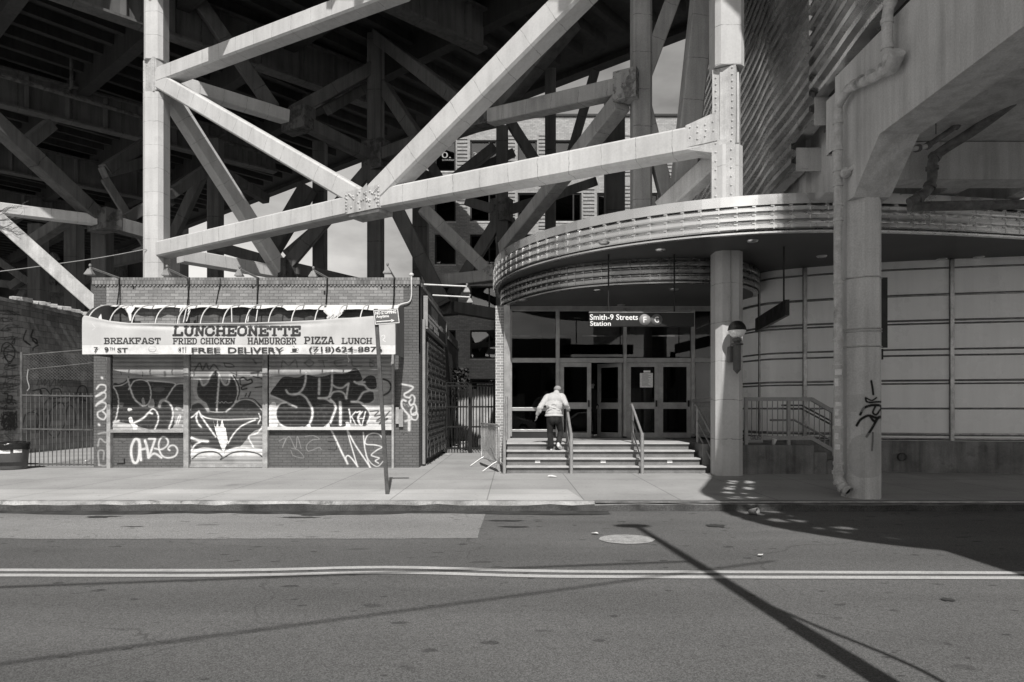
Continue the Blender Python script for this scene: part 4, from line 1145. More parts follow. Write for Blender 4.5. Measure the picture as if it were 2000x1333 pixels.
# bents on the left
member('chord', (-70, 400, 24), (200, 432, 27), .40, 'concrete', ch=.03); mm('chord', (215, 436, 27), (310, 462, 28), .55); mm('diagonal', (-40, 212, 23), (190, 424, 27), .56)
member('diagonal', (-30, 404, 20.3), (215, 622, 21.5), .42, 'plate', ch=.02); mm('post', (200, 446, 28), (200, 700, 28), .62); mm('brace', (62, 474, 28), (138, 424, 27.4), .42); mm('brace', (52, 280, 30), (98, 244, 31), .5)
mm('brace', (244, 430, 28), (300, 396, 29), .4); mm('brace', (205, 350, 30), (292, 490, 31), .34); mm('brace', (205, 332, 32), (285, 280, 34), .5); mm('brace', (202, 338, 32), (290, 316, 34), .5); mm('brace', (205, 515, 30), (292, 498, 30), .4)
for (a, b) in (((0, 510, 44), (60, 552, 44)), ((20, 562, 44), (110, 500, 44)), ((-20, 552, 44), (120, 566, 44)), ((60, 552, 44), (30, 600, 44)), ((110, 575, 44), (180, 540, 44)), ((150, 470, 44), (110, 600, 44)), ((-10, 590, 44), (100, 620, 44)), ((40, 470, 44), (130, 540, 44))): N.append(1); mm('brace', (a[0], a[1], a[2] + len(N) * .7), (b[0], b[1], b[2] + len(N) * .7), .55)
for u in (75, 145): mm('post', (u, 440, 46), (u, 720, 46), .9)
def riv(c, w, h, nrm, n, m_='shaded_dark'):
    nrm = Vector(nrm).normalized(); ax = nrm.cross(up).normalized() * -1
    rivet_plate('gusset_plate', c, ax, up, nrm, w, h, .62, [(random.uniform(-.85, .85), random.uniform(-.85, .85)) for _ in range(n)], m_, .03)
riv(P(1226, 172, 20.4), .72, .86, TN, 14, 'shaded_mid'); riv(P(944, 232, 24.6), .9, .62, TN, 10); riv(P(734, 306, 29.9), 1.1, 1.3, TN, 0); riv(P(556, 526, 29), .8, .8, TN, 18); riv(P(583, 236, 28), 1.3, .9, TN, 8); riv(P(204, 432, 27), 1.3, .8, TN, 6); riv(P(952, 536, 30), .9, .7, TN, 10, 'shaded_mid'); riv(P(871, 596, 30), .9, .9, TN, 0); riv(P(980, 412, 30), .8, 1.0, TN, 0)

# deck, seen from below
DO = Vector((7.7, 31.1, 0)); DA = Vector((-.76, .65, 0)); DB = Vector((-.65, -.76, 0)); ZD = 18.6
dp = lambda s, t, z=ZD: DO + DA * s + DB * t + Vector((0, 0, z))
dk = MB()
def slab(s0, s1, t0, t1, z0, z1):
    vs = [dp(s, t, z) for z in (z0, z1) for s, t in ((s0, t0), (s1, t0), (s1, t1), (s0, t1))]
    dk.add(vs, [(0, 3, 2, 1), (4, 5, 6, 7), (0, 1, 5, 4), (1, 2, 6, 5), (2, 3, 7, 6), (3, 0, 4, 7)])
dk.box(-60, -14.7, 16.5, 24, ZD + .01, ZD + 1.4); slab(-24, 16, 0, 19.7, ZD, ZD + 1.5); slab(16.01, 90, 0, 26, ZD, ZD + 1.5)  # the box is an out-of-view slab added to shade the left bents
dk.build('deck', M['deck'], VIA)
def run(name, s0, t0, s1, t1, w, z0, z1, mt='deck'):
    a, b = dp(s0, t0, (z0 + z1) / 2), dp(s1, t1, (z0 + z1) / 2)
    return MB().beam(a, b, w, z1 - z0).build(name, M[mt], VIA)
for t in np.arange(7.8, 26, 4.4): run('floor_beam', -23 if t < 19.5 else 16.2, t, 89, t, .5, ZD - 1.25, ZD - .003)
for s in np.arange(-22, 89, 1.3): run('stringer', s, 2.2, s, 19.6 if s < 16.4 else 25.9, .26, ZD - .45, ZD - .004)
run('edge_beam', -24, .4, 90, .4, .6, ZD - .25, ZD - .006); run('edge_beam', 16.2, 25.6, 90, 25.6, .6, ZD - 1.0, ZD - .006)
def plate_girder(p, d, L, z0, h, n_):
    g = thing_girder = MB()
    d = Vector(d).normalized(); q = Vector(p) + d * L
    p = Vector(p)
    zc = Vector((0, 0, z0 + h / 2))
    g.beam(p + zc, q + zc, .12, h)
    g.beam(p + Vector((0, 0, z0)), q + Vector((0, 0, z0)), .62, .1); g.beam(p + Vector((0, 0, z0 + h)), q + Vector((0, 0, z0 + h)), .62, .1)
    sd = d.cross(up)
    for i in range(n_):
        c = p + d * (L * (i + .5) / n_) + zc
        g.beam(c - up * (h / 2 - .06), c + up * (h / 2 - .06), .5, .14)
    return g.build('plate_girder', M['shaded_dark'], VIA)
BD = (.73, .68, 0)
plate_girder((-30, 26.5, 0), BD, 21.5, 15.9, 1.7, 13); plate_girder((-36, 36, 0), BD, 17, 15.9, 1.7, 10); plate_girder((-46, 42, 0), BD, 19, 15.9, 1.7, 11); plate_girder((-19, 21.5, 0), BD, 17, 16.2, 1.7, 10); plate_girder((-10, 20, 0), BD, 12, 16.4, 1.6, 7)
gp = P(-30, 138, 27); gq = P(620, 330, 40)
MB().tube([gp, gp.lerp(gq, .5), gq], .10, 8).build('utility_pipe', M['shaded_dark'], VIA)
for k in (.16, .38, .6):
    c = gp.lerp(gq, k); MB().tube([c, c + Vector((.35, .35, .35)), c + Vector((.35, .35, 1.6))], .07, 6).build('pipe_hanger', M['shaded_dark'], VIA)

MB().box(-95, -36, 74, 76, .1, 22).build('far_pier_wall', M['deck'], VIA)
for x in range(-92, -36, 7): MB().box(x, x + 1.4, 72.6, 73.9, .1, 19).build('far_pier', M['shaded_dark'], VIA)
# ================================================================ BUILDING BEHIND THE VIADUCT
BY = 45.0
bx = lambda u: (u - 1000) / FPX * BY
bz = lambda v: EYE - (v - 800) / FPX * BY
FAR = thing('brick_building', 'grey brick office block seen through the viaduct trusses', 'building', (4, BY, .15))
cols = [(849, 890), (918, 971), (1011, 1049), (1082, 1136), (1166, 1206), (1236, 1286), (1318, 1372)]
rows = [(274, 335), (377, 433), (458, 517), (559, 607), (645, 701), (740, 800)]
bb = MB()
u0, u1 = 822, 1420
allv = [228] + [q for r in rows for q in r] + [850]
for i in range(0, len(allv) - 1, 2): bb.box(bx(u0), bx(u1), BY, BY + 8, bz(allv[i + 1]), bz(allv[i]))
for (va, vb) in rows:
    e = [u0] + [q for c in cols for q in c] + [u1]
    for i in range(0, len(e), 2): bb.box(bx(e[i]), bx(e[i + 1]), BY, BY + 8, bz(vb) + .001, bz(va) - .001)
MB().box(bx(u0) - .1, bx(u1) + .1, BY - .12, BY + 8, bz(228) + .002, bz(224)).build('parapet_cap', M['black'], FAR)
rb = bb
for (va, vb) in rows:
    for i in range(len(cols) - 1):
        a, b = cols[i][1] + 3, cols[i + 1][0] - 5
        zz = bz(vb) - .3
        while zz < bz(va) + .5:
            rb.box(bx(a), bx(b), BY - .06, BY - .002, zz, zz + .11); zz += .24
bb.build('wall', M['far_brick'], FAR)
for ri, (va, vb) in enumerate(rows):
    for ci, (a, b) in enumerate(cols):
        wn_ = MB()
        x0, x1, z0, z1 = bx(a), bx(b), bz(vb), bz(va)
        wn_.box(x0, x0 + .1, BY + .08, BY + .18, z0, z1); wn_.box(x1 - .1, x1, BY + .08, BY + .18, z0, z1); wn_.box(x0 + .1, x1 - .1, BY + .08, BY + .18, z1 - .1, z1); wn_.box(x0 + .1, x1 - .1, BY + .08, BY + .18, z0, z0 + .1)
        if x1 - x0 > 1.5: wn_.box(x0 + (x1 - x0) * .68, x0 + (x1 - x0) * .68 + .09, BY + .08, BY + .18, z0 + .1, z1 - .1)
        wo = wn_.build('window', M['black'], FAR)
        MB().box(x0, x1, BY + .20, BY + .22, z0, z1).build('pane', M['glass_far'], wo)
        MB().box(x0 - .02, x1 + .02, BY - .05, BY + .05, z0 - .09, z0 - .004).build('sill', M['column_plain'], wo)
MB().box(bx(u0) + .1, bx(u1) - .1, BY + 1.2, BY + 1.3, .2, bz(228)).build('room_back', M['inside'], FAR)
MB().box(bx(u0) + .05, bx(u0) + .15, BY + 8.01, BY + 9, .2, bz(228) - .1).build('rear_wall', M['far_brick'], FAR)
def wtext(t_, u0, u1, v0, v1): put_text('window_lettering', t_, bx(u0), bx(u1), bz(v1), bz(v0), (0, BY + .19, 0), (1, 0, 0), (0, 0, 1), M['frame_paint'], FAR)
for a, b in cols[:3]:
    MB().box(bx(a) + .11, bx(b) - .11, BY + .23, BY + .24, bz(333), bz(276)).build('window_poster', M['corr'], FAR)
wtext('0.', 862, 880, 295, 307); wtext('GOWANUS', 863, 888, 309, 312.5); wtext('30.', 924, 945, 296, 306)
for a in ((1018, 1032, 303, 305), (1020, 1030, 307, 309), (1018, 1033, 311, 313), (1018, 1034, 319, 321), (1021, 1034, 323, 325)): pass
MB().box(bx(966), bx(972), BY - .2, BY - .02, bz(648), bz(628)).build('wall_lamp', M['black'], FAR)
# ================================================================ STATION
STA = thing('station_building', 'subway station entrance hall with round stainless canopy and dark glass doors', 'building', (3, 19, .15))
ZU, ZT, ZL = 5.06, 5.79, 4.48
# round canopy
plan = [(6.2 + 6.7 * math.cos(R(a)), 19.9 + 6.7 * math.sin(R(a))) for a in range(150, 272, 3)]
plan += [(p.x, p.y) for p in catmull([(6.43, 13.2, 0), (8.0, 13.32, 0), (10.3, 13.72, 0), (13, 14.4, 0), (19, 16, 0)], 6)]
def ribs(ztop, n, pitch, base=-.085, bulge=.045):
    pr = []
    for i in range(n):
        z = ztop - i * pitch
        pr += [(base, z), (base, z - .10 * pitch), (bulge * .55, z - .16 * pitch), (bulge, z - .32 * pitch), (bulge, z - .68 * pitch), (bulge * .55, z - .84 * pitch), (base, z - .90 * pitch)]
    return pr + [(base, ztop - n * pitch)]
can = MB()
can.loft([(-.5, ZT + .02), (.02, ZT), (.02, ZT - .20), (-.045, ZT - .215)], plan)
can.loft(ribs(ZT - .215, 3, .166), plan)
can.loft([(-.045, ZU + .017), (.01, ZU + .012), (.01, ZU - .02), (-.1, ZU - .02)], plan)
def clips(mb, plan, z0, n, pitch, every, out):
    acc = 0; nxt = 0
    for i in range(len(plan) - 1):
        a, b = Vector(plan[i] + (0,)), Vector(plan[i + 1] + (0,))
        L = (b - a).length; t = (b - a).normalized(); nr = Vector((t.y, -t.x, 0))
        while nxt <= acc + L:
            p = a + t * (nxt - acc)
            for k in range(n):
                zc = z0 - (k + .5) * pitch
                c = p + nr * out + Vector((0, 0, zc))
                mb.beam(c - Vector((0, 0, pitch * .30)), c + Vector((0, 0, pitch * .30)), .022, .014, 0, up=nr)
                c2 = p + nr * (out - .02) + Vector((0, 0, zc + pitch * .42))
                mb.beam(c2 - t * .06, c2 + t * .01, .03, .022, 0)
            nxt += every
        acc += L
clips(can, plan, ZT - .215, 3, .166, .34, .046)
CAN = can.build('canopy', M['steel_band'], STA)
sof = MB()
inner = [(x, y) for x, y in plan]
back = [(19, 24), (0, 24)]
vs = [(x, y, ZU) for x, y in inner + back]
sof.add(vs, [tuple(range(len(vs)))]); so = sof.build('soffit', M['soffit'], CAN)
rf = MB(); vs = [(x, y, ZT - .06) for x, y in inner + back]; rf.add(vs, [tuple(range(len(vs)))]); rf.build('roof', M['column_plain'], CAN)
for u, v in ((1180, 474), (1470, 470), (1290, 488), (1840, 506), (1912, 502), (1605, 500)):
    Y = (ZU - EYE) * FPX / (800 - v)
    MB().lathe([(.0, -.03), (.10, -.03), (.12, -.002)], ((u - 1000) / FPX * Y, Y, ZU - .001), 14).build('downlight', M['steel_band'], CAN)
# drum below the canopy
dplan = [(p.x, p.y) for p in catmull([(-.26, 22.5, 0), (-.28, 20.4, 0), (-.22, 19.1, 0), (.32, 17.75, 0), (1.2, 16.5, 0), (2.23, 15.86, 0), (3.4, 15.58, 0), (4.5, 15.58, 0), (5.4, 15.95, 0), (6.1, 16.9, 0), (6.42, 18.4, 0), (6.4, 20, 0)], 6)]
dr = MB()
dr.loft([(-.045, ZU - .001), (-.045, ZU - .05)] + ribs(ZU - .05, 3, .165) + [(.0, ZL + .03), (.0, ZL), (-.12, ZL)], dplan)
clips(dr, dplan, ZU - .05, 3, .165, .22, .046)
DR = dr.build('drum_fascia', M['steel_shaded'], STA)
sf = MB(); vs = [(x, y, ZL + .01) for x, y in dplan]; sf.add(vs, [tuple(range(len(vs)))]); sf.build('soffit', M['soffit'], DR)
for u, v in ((1022, 587), (1167, 568), (1316, 566), (1213, 596)):
    Y = (ZL - EYE) * FPX / (800 - v)
    MB().lathe([(.0, -.02), (.10, -.02), (.12, -.002)], ((u - 1000) / FPX * Y, Y, ZL + .008), 14).build('downlight', M['steel_band'], DR)
# hall: dark room behind the glass
SY = 19.0
hx = lambda u: (u - 1000) / FPX * SY
hz = lambda v: EYE - (v - 800) / FPX * SY
rm = MB()
rm.box(-.2, -.1, SY + .3, 27, .8, ZL); rm.box(6.6, 6.7, SY + .3, 27, .8, ZL); rm.box(-.2, 6.7, 27, 27.1, .8, ZL); rm.box(-.2, 6.7, SY + .3, 27, ZL + .05, ZL + .1)
rm.build('hall_interior', M['inside'], STA)
for x, y in ((1.2, 23), (3.9, 23), (2.4, 25.5)): MB().box(x - .2, x + .2, y - .2, y + .2, .81, ZL).build('hall_pier', M['soffit'], STA)
MB().box(2.9, 5.4, 24.6, 25.2, .81, 2.0).build('fare_booth', M['panel'], STA)
MB().box(-.46, -.23, 18.95, 29, .1, ZL - .002).build('side_wall', mat('station_brick', .30, var=.15, brick=(.215, .075, .010, 1.9), brickv=(.8, 1.1)), STA)
MB().box(-.225, -.05, 18.8, 19.12, .805, ZL - .003).build('jamb_panel', M['alu'], STA)
MB().box(hx(998), hx(1395), SY, SY + .1, hz(604), ZL).build('header', M['alu'], STA)
def bar(u0, u1, v0, v1, name='mullion', y0=0, y1=.12, m='alu'): return bevel(MB().box(hx(u0), hx(u1), SY + y0, SY + y1, hz(v1), hz(v0)).build(name, M[m], STA), .008, 2)
for a, b in ((995, 1000), (1085.5, 1093), (1217.5, 1224), (1350, 1357)): bar(a, b, 604, 853, y0=-.03, y1=.14)
for a, b in ((1000, 1085.5), (1093, 1217.5), (1224, 1350), (1357, 1400)): bar(a, b, 604, 608, 'transom'); bar(a, b, 699.5, 708.5, 'transom')
def pane(u0, u1, v0, v1, y=.05): MB().box(hx(u0), hx(u1), SY + y, SY + y + .015, hz(v1), hz(v0)).build('window_pane', M['glass'], STA)
for a, b in ((1000, 1085.5), (1093, 1217.5), (1224, 1350), (1357, 1400)): pane(a, b, 608, 699.5)
for a, b in ((1000, 1085.5), (1357, 1400)):
    bar(a, b, 796, 803, 'transom'); bar(a, b, 839, 844, 'transom'); pane(a, b, 708.5, 796); pane(a, b, 803, 839)
    MB().box(hx(a), hx(b), SY + .02, SY + .1, hz(856), hz(844)).build('kick_panel', M['inside'], STA)
def door(x0, x1, name, ang=0, hinge=None, notice=False):
    w, z0, z1 = x1 - x0, .81, hz(709)
    st = .115
    def box(mb, a, b, y0, y1, c, d): mb.box(a, b, y0, y1, c, d)
    fr = MB()
    zm0, zm1 = hz(799), hz(786.5)
    box(fr, 0, st, 0, .06, z0, z1); box(fr, w - st, w, 0, .06, z0, z1); box(fr, st, w - st, 0, .06, z1 - .11, z1); box(fr, st, w - st, 0, .06, z0, z0 + .14); box(fr, st, w - st, 0, .06, zm0, zm1)
    o = fr.build('door', M['alu'], STA, local=True)
    wo = worigin(STA)
    if hinge is None: o.location = Vector((x0, SY + .03, 0)) - wo
    else:
        o.location = Vector(hinge) - wo
        o.rotation_euler = (0, 0, ang)
    p = MB(); p.box(st, w - st, .02, .035, z0 + .14, zm0); p.box(st, w - st, .02, .035, zm1, z1 - .11); p.build('glass_pane', M['glass'], o, local=True)
    h = MB(); h.box(w - .09 if not notice else w - .09, w - .05, -.045, -.005, zm1 - .12, zm1 + .06); h.build('handle', M['black'], o, local=True)
    if notice:
        q = MB(); q.box(.37, .73, .008, .014, hz(757), hz(729)); q.build('paper_notice', M['paper'], o, local=True)
        q = MB()
        for i in range(11): q.box(.42, .42 + random.uniform(.16, .26), .004, .0075, hz(754) + i * .032, hz(754) + i * .032 + .012)
        q.build('printed_lines', M['rail_paint'], o, local=True)
        q = MB(); q.box(.47, .66, .006, .012, hz(728), hz(724)); q.build('tape', M['milk'], o, local=True)
    return o
door(hx(1093.5), hx(1155), 'door')
door(0, .86, 'door', ang=R(180 - 46), hinge=(hx(1217), SY + .06, 0))
door(hx(1224.5), hx(1287), 'door', notice=True)
door(hx(1287.5), hx(1350), 'door')
# steps and landing
STE = thing('entrance_steps', 'four granite steps with pale nosings up to the station doors', 'steps', (2, 15.46, .15))
tr, rs_ = MB(), MB()
for k in range(4):
    y = 15.46 + .30 * k
    z0, z1 = .15 + .1625 * k, .15 + .1625 * (k + 1)
    xr = 4.38 - .05 * k
    rs_.box(-.11, xr, y, y + .30 if k < 3 else 20.0, z0 - (.02 if k == 0 else 0), z1 - .036)
    tr.box(-.13, xr + .01, y - .06, y + .31 if k < 3 else 19.3, z1 - .034, z1)
rs_.build('riser', M['step'], STE); bevel(tr.build('tread', M['tread'], STE), .008, 2)
MB().box(-.1, 6.6, 19.31, 27, .70, .80).build('hall_floor', M['soffit'], STE)
MB().box(4.40, 5.14, 15.72, 19.3, .1, .80).build('side_block', M['plinth'], STE)
for u in (1050, 1178, 1308):
    x = (u - 1000) / FPX * 15.76
    lb = MB(); lb.box(x - .06, x + .06, 15.752, 15.758, .365, .425)
    lb.build('riser_label', M['paper'], STE)
# handrails
def handrail(x, label):
    t = thing('handrail', label, 'handrail', (x, 15.3, .15), 'handrails on the station steps')
    f, b = 15.30, 16.52
    MB().box(-.09, .09, -.07, .07, 0, .015).build('base_plate', M['rail'], t, local=True)
    MB().tube([(0, 0, .01), (0, 0, .92)], .040, 10).build('post', M['rail'], t, local=True)
    MB().tube([(0, b - f, .65), (0, b - f, 1.5)], .03, 10).build('post', M['rail'], t, local=True)
    MB().tube(catmull([(0, 0, .90), (0, .10, .93), (0, b - f, 1.51), (0, b - f + .14, 1.55), (0, b - f + .30, 1.55)], 5), .030, 10).build('top_rail', M['rail'], t, local=True)
    for d in (.33, .62): MB().tube(catmull([(0, 0, .90 - d), (0, .08, .93 - d), (0, b - f, 1.51 - d)], 4), .02, 8).build('lower_rail', M['rail'], t, local=True)
    return t
handrail(-.17, 'steel handrail on the left edge of the station steps beside the crowd barrier')
handrail(1.33, 'steel handrail on the station steps held by the man in the pale jacket')
handrail(2.92, 'steel handrail in the middle of the steps before the closed double doors')
handrail(4.49, 'steel handrail on the steps beside the octagonal concrete column')
t = thing('guard_rail', 'short upright steel guard rail at the left end of the landing', 'railing', (-.14, 17.9, .8))
for y, z in ((17.6, 1.14), (18.4, 1.14)): MB().tube([(0, y - 17.9, .0), (0, y - 17.9, z)], .03, 8).build('post', M['rail'], t, local=True)
MB().tube([(0, -.3, 1.13), (0, .5, 1.13)], .028, 8).build('top_rail', M['rail'], t, local=True); MB().tube([(0, -.3, .6), (0, .5, .6)], .02, 8).build('lower_rail', M['rail'], t, local=True)
t = thing('landing_railing', 'painted baluster railing on the landing behind the column', 'railing', (5.0, 16.4, .8))
rl = MB()
rl.box(-.03, .03, 0, 2.4, 1.0, 1.08); rl.box(-.03, .03, 0, 2.4, .08, .14); rl.build('rail', M['rail_paint'], t, local=True)
bl = MB()
for i in range(22): bl.tube([(0, .05 + i * .11, .14), (0, .05 + i * .11, 1.0)], .012, 6)
bl.build('balusters', M['rail_paint'], t, local=True)

# curved wall of pale panels
pplan = [(p.x, p.y) for p in catmull([(5.95, 20.6, 0), (6.0, 19, 0), (6.12, 17.9, 0), (6.4, 17.15, 0), (6.8, 16.85, 0), (7.25, 16.62, 0), (8.7, 16.05, 0), (11.55, 15.4, 0), (17, 14.4, 0)], 7)]
PW = MB(); PW.loft([(-.3, ZU - .002), (0, ZU - .002), (0, .87), (-.3, .87)], pplan, smooth=False)
PW = PW.build('panel_wall', M['panel'], STA)
for z, hh in ((4.86, .045), (4.25, .06), (3.66, .05), (3.585, .045), (2.99, .045), (2.85, .045), (2.27, .05), (2.195, .04), (1.62, .045), (1.02, .07), (.91, .06)):
    s_ = MB(); s_.loft([(.0, z + hh / 2), (.022, z + hh / 2 - .008), (.026, z), (.022, z - hh / 2 + .008), (0, z - hh / 2)], pplan)
    for i_ in range(6, len(pplan) - 1):
        a_, b_ = Vector(pplan[i_]), Vector(pplan[i_ + 1]); L_ = (b_ - a_).length; n_ = max(1, int(L_ / .3))
        for k_ in range(n_):
            p_ = a_.lerp(b_, (k_ + .5) / n_); t_ = (b_ - a_).normalized(); s_.ell((p_.x + t_.y * .026, p_.y - t_.x * .026, z), (.014, .014, .014), 6)
    s_.build('metal_strip', M['strip'], PW)
def at_u(pl, u):
    for (x0, y0), (x1, y1) in zip(pl[:-1], pl[1:]):
        a, b = 1000 + x0 / y0 * FPX, 1000 + x1 / y1 * FPX
        if a <= u <= b: f = (u - a) / (b - a); return x0 + (x1 - x0) * f, y0 + (y1 - y0) * f
    return pl[-1]
for u, w in ((1483, .035), (1571.5, .09), (1858, .09)):
    x, y = at_u(pplan, u); MB().box(x - w / 2, x + w / 2, y - .045, y + .03, .88, ZU - .01).build('vertical_strip', M['strip'], PW)
pl = MB(); pl.loft([(-.1, .868), (.16, .868), (.16, .1)], [p for p in pplan if p[0] > 6.4]); pl.build('plinth', M['plinth'], STA)
x, y = at_u(pplan, 1752); MB().lathe([(.0, -.01), (.05, -.01), (.09, -.03), (.09, .05)], (x, y - .18, .50), 14, 'y').build('drain_outlet', M['iron'], STA)
# low wall and railing of the side stair
SW_ = thing('stair_wall', 'low stained concrete wall stepping down beside the side stair', 'wall', (5.9, 15.3, .15))
w_ = MB(); w_.box(5.16, 6.76, 15.28, 15.60, .1, .80); w_.box(6.763, 7.05, 15.28, 15.60, .1, .64); w_.box(7.053, 7.75, 15.28, 15.60, .1, .46)
bevel(w_.build('wall', M['plinth'], SW_), .012, 2)
sb = MB(); sb.box(5.16, 6.6, 15.605, 16.55, .1, .795); sb.box(6.603, 6.9, 15.605, 16.55, .1, .63); sb.box(6.903, 7.2, 15.605, 16.5, .1, .46); sb.box(7.203, 7.5, 15.605, 16.4, .1, .30)
sb.build('stair', M['plinth'], SW_)
RL = thing('stair_railing', 'grey painted steel railing with balusters along the side stair', 'railing', (5.9, 15.45, .8))
ry = 15.44
rx = lambda u: (u - 1000) / FPX * ry
rz = lambda v: EYE - (v - 800) / FPX * ry
def rail_line(v, w, h, y=ry, m='rail_paint', name='rail'):
    mb = MB(); mb.beam((rx(1454), y, rz(v)), (rx(1585), y, rz(v)), w, h); mb.beam((rx(1585) - .005, y, rz(v)), (rx(1665), y, rz(v + 46)), w * .98, h); return mb.build(name, M[m], RL)
rail_line(780, .07, .085); rail_line(856, .06, .085)
for u, dv in ((1457, 0), (1540, 0), (1627, 24)): MB().box(rx(u) - .035, rx(u) + .035, ry - .033, ry + .033, .80 if u < 1600 else .55, rz(781 + dv)).build('post', M['rail_paint'], RL)
bl = MB()
for i in range(20):
    u = 1468 + i * 10.2
    if u > 1660: break
    dv = max(0, (u - 1585)) * 46 / 80
    bl.tube([(rx(u), ry, rz(856 + dv)), (rx(u), ry, rz(780 + dv))], .011, 6)
bl.build('balusters', M['rail_paint'], RL)
for dv in (0, 7): MB().tube([(rx(1535), ry + .25, rz(792 + dv)), (rx(1575), ry + .25, rz(792 + dv)), (rx(1665), ry + .25, rz(840 + dv))], .02, 8).build('handrail', M['iron'], RL)
MB().tube([(rx(1530), ry + .8, rz(822)), (rx(1580), ry + .8, rz(822)), (rx(1665), ry + .8, rz(868))], .025, 8).build('far_rail', M['rail_paint'], RL)
put_text('scrawl', 'OALEO', rx(1465), rx(1486), rz(859), rz(851.5), (0, ry - .032, 0), (1, 0, 0), (0, 0, 1), M['ink'], RL, .02)

# hanging station sign
def hz2(v, Y): return EYE - (v - 800) / FPX * Y
QY = 15.2
qx = lambda u: (u - 1000) / FPX * QY
SS = thing('station_sign', 'black hanging station sign reading Smith-9 Streets Station with two route discs', 'sign', (qx(1253), QY, hz2(638, QY)))
bevel(MB().box(qx(1151), qx(1356), QY, QY + .09, hz2(638, QY), hz2(611, QY)).build('board', M['sign_black'], SS), .006, 2)
MB().box(qx(1150.5), qx(1356.5), QY - .012, QY + .10, hz2(611, QY) + .001, hz2(609.6, QY)).build('edge_strip', M['alu'], SS)
for u in (1189, 1318): MB().tube([(qx(u), QY + .045, hz2(609.7, QY)), (qx(u), QY + .045, ZU - .002)], .018, 8).build('hanger_rod', M['black'], SS)
put_text('lettering', 'Smith-9 Streets', qx(1152), qx(1246), hz2(625.5, QY), hz2(614.3, QY), (0, QY - .004, 0), (1, 0, 0), (0, 0, 1), M['letter'], SS, .014)
put_text('lettering', 'Station', qx(1152.5), qx(1193), hz2(637, QY), hz2(627.5, QY), (0, QY - .004, 0), (1, 0, 0), (0, 0, 1), M['letter'], SS, .014)
for u, L, m_ in ((1259.5, 'F', 'disc_a'), (1282.5, 'G', 'disc_b')):
    dsc = MB().lathe([(.0, .006), (.128, .006), (.128, 0)], (qx(u), QY - .001, hz2(625, QY)), 28, 'y').build('route_disc', M[m_], SS)
    w = 3.2 if L == 'F' else 4.2
    put_text('lettering', L, qx(u - w), qx(u + w), hz2(630.5, QY), hz2(619, QY), (0, QY - .010, 0), (1, 0, 0), (0, 0, 1), M['letter'] if L == 'G' else M['milk'], dsc, .01)
# blade sign hung across the walkway
a, b = P(1538, 602, 14.2), P(1478, 624, 17.2)
BS = thing('blade_sign', 'plain black sign board seen edge-on, hung from the canopy before pale panels', 'sign', ((a.x + b.x) / 2, 15.7, 3.55))
d_ = Vector((b.x - a.x, b.y - a.y, 0))
MB().beam(Vector((a.x, a.y, 3.72)), Vector((b.x, b.y, 3.72)), .08, .33).build('board', M['sign_black'], BS)
for k in (.1, .93):
    p = Vector((a.x, a.y, 0)) + d_ * k; MB().tube([(p.x, p.y, 3.88), (p.x, p.y, ZU - .003)], .02, 8).build('hanger_rod', M['black'], BS)
# globe lamp on the post
gl = thing('globe_lamp', 'subway globe lamp, black above and milk white below, on the octagonal column', 'lamp', (P(1438, 690, 14.62).x, 14.62, P(1438, 690, 14.62).z))
gc = P(1439.5, 644, 14.55); r_ = .185
MB().lathe([(r_ * math.sin(a), r_ * math.cos(a)) for a in np.linspace(math.pi * .5, math.pi, 9)], gc, 24).build('milk_glass', M['milk'], gl)
MB().lathe([(r_ * 1.015 * math.sin(a), r_ * 1.015 * math.cos(a)) for a in np.linspace(0, math.pi * .5, 9)] + [(r_ * 1.06, 0), (r_ * 1.06, -.02), (r_, -.02)], gc, 24).build('dark_cap', M['black'], gl)
MB().lathe([(.09, -.19), (.10, -.21), (.10, -.25), (.07, -.26), (.07, -.29), (.13, -.30), (.13, -.33), (.06, -.34)], gc, 16).build('collar', M['bin'], gl)
MB().lathe([(.0, -.335), (.085, -.335), (.085, -.86), (.0, -.95)], gc, 8, smooth=False).build('shaft', M['bin'], gl)
b0 = P(1427, 693, 14.75); bevel(MB().box(b0.x - .06, b0.x + .06, 14.62, 14.80, b0.z - .17, b0.z + .17).build('bracket', M['bin'], gl), .015, 2)
MB().tube([(b0.x + .02, 14.78, b0.z + .1), (gc.x - .04, 14.55, b0.z + .08)], .03, 8).build('arm', M['bin'], gl)
MB().tube([(P(1427, 500, 14.82).x, 14.82, ZU - .005), (P(1427, 500, 14.82).x, 14.82, b0.z + .16)], .014, 6).build('conduit', M['rail_paint'], gl)

# ================================================================ PIER AND BEAM OVER THE STREET
PR = thing('concrete_pier', 'octagonal concrete pier at the kerb carrying a deep beam over the street', 'pier', (5.82, 11.3, .15))
oc = [(5.50, 11.22), (5.69, 11.0), (5.92, 11.0), (6.04, 11.16), (6.04, 11.46), (5.92, 11.62), (5.69, 11.62), (5.50, 11.42)]
pu = [1000 + x / y * FPX for x, y in oc]
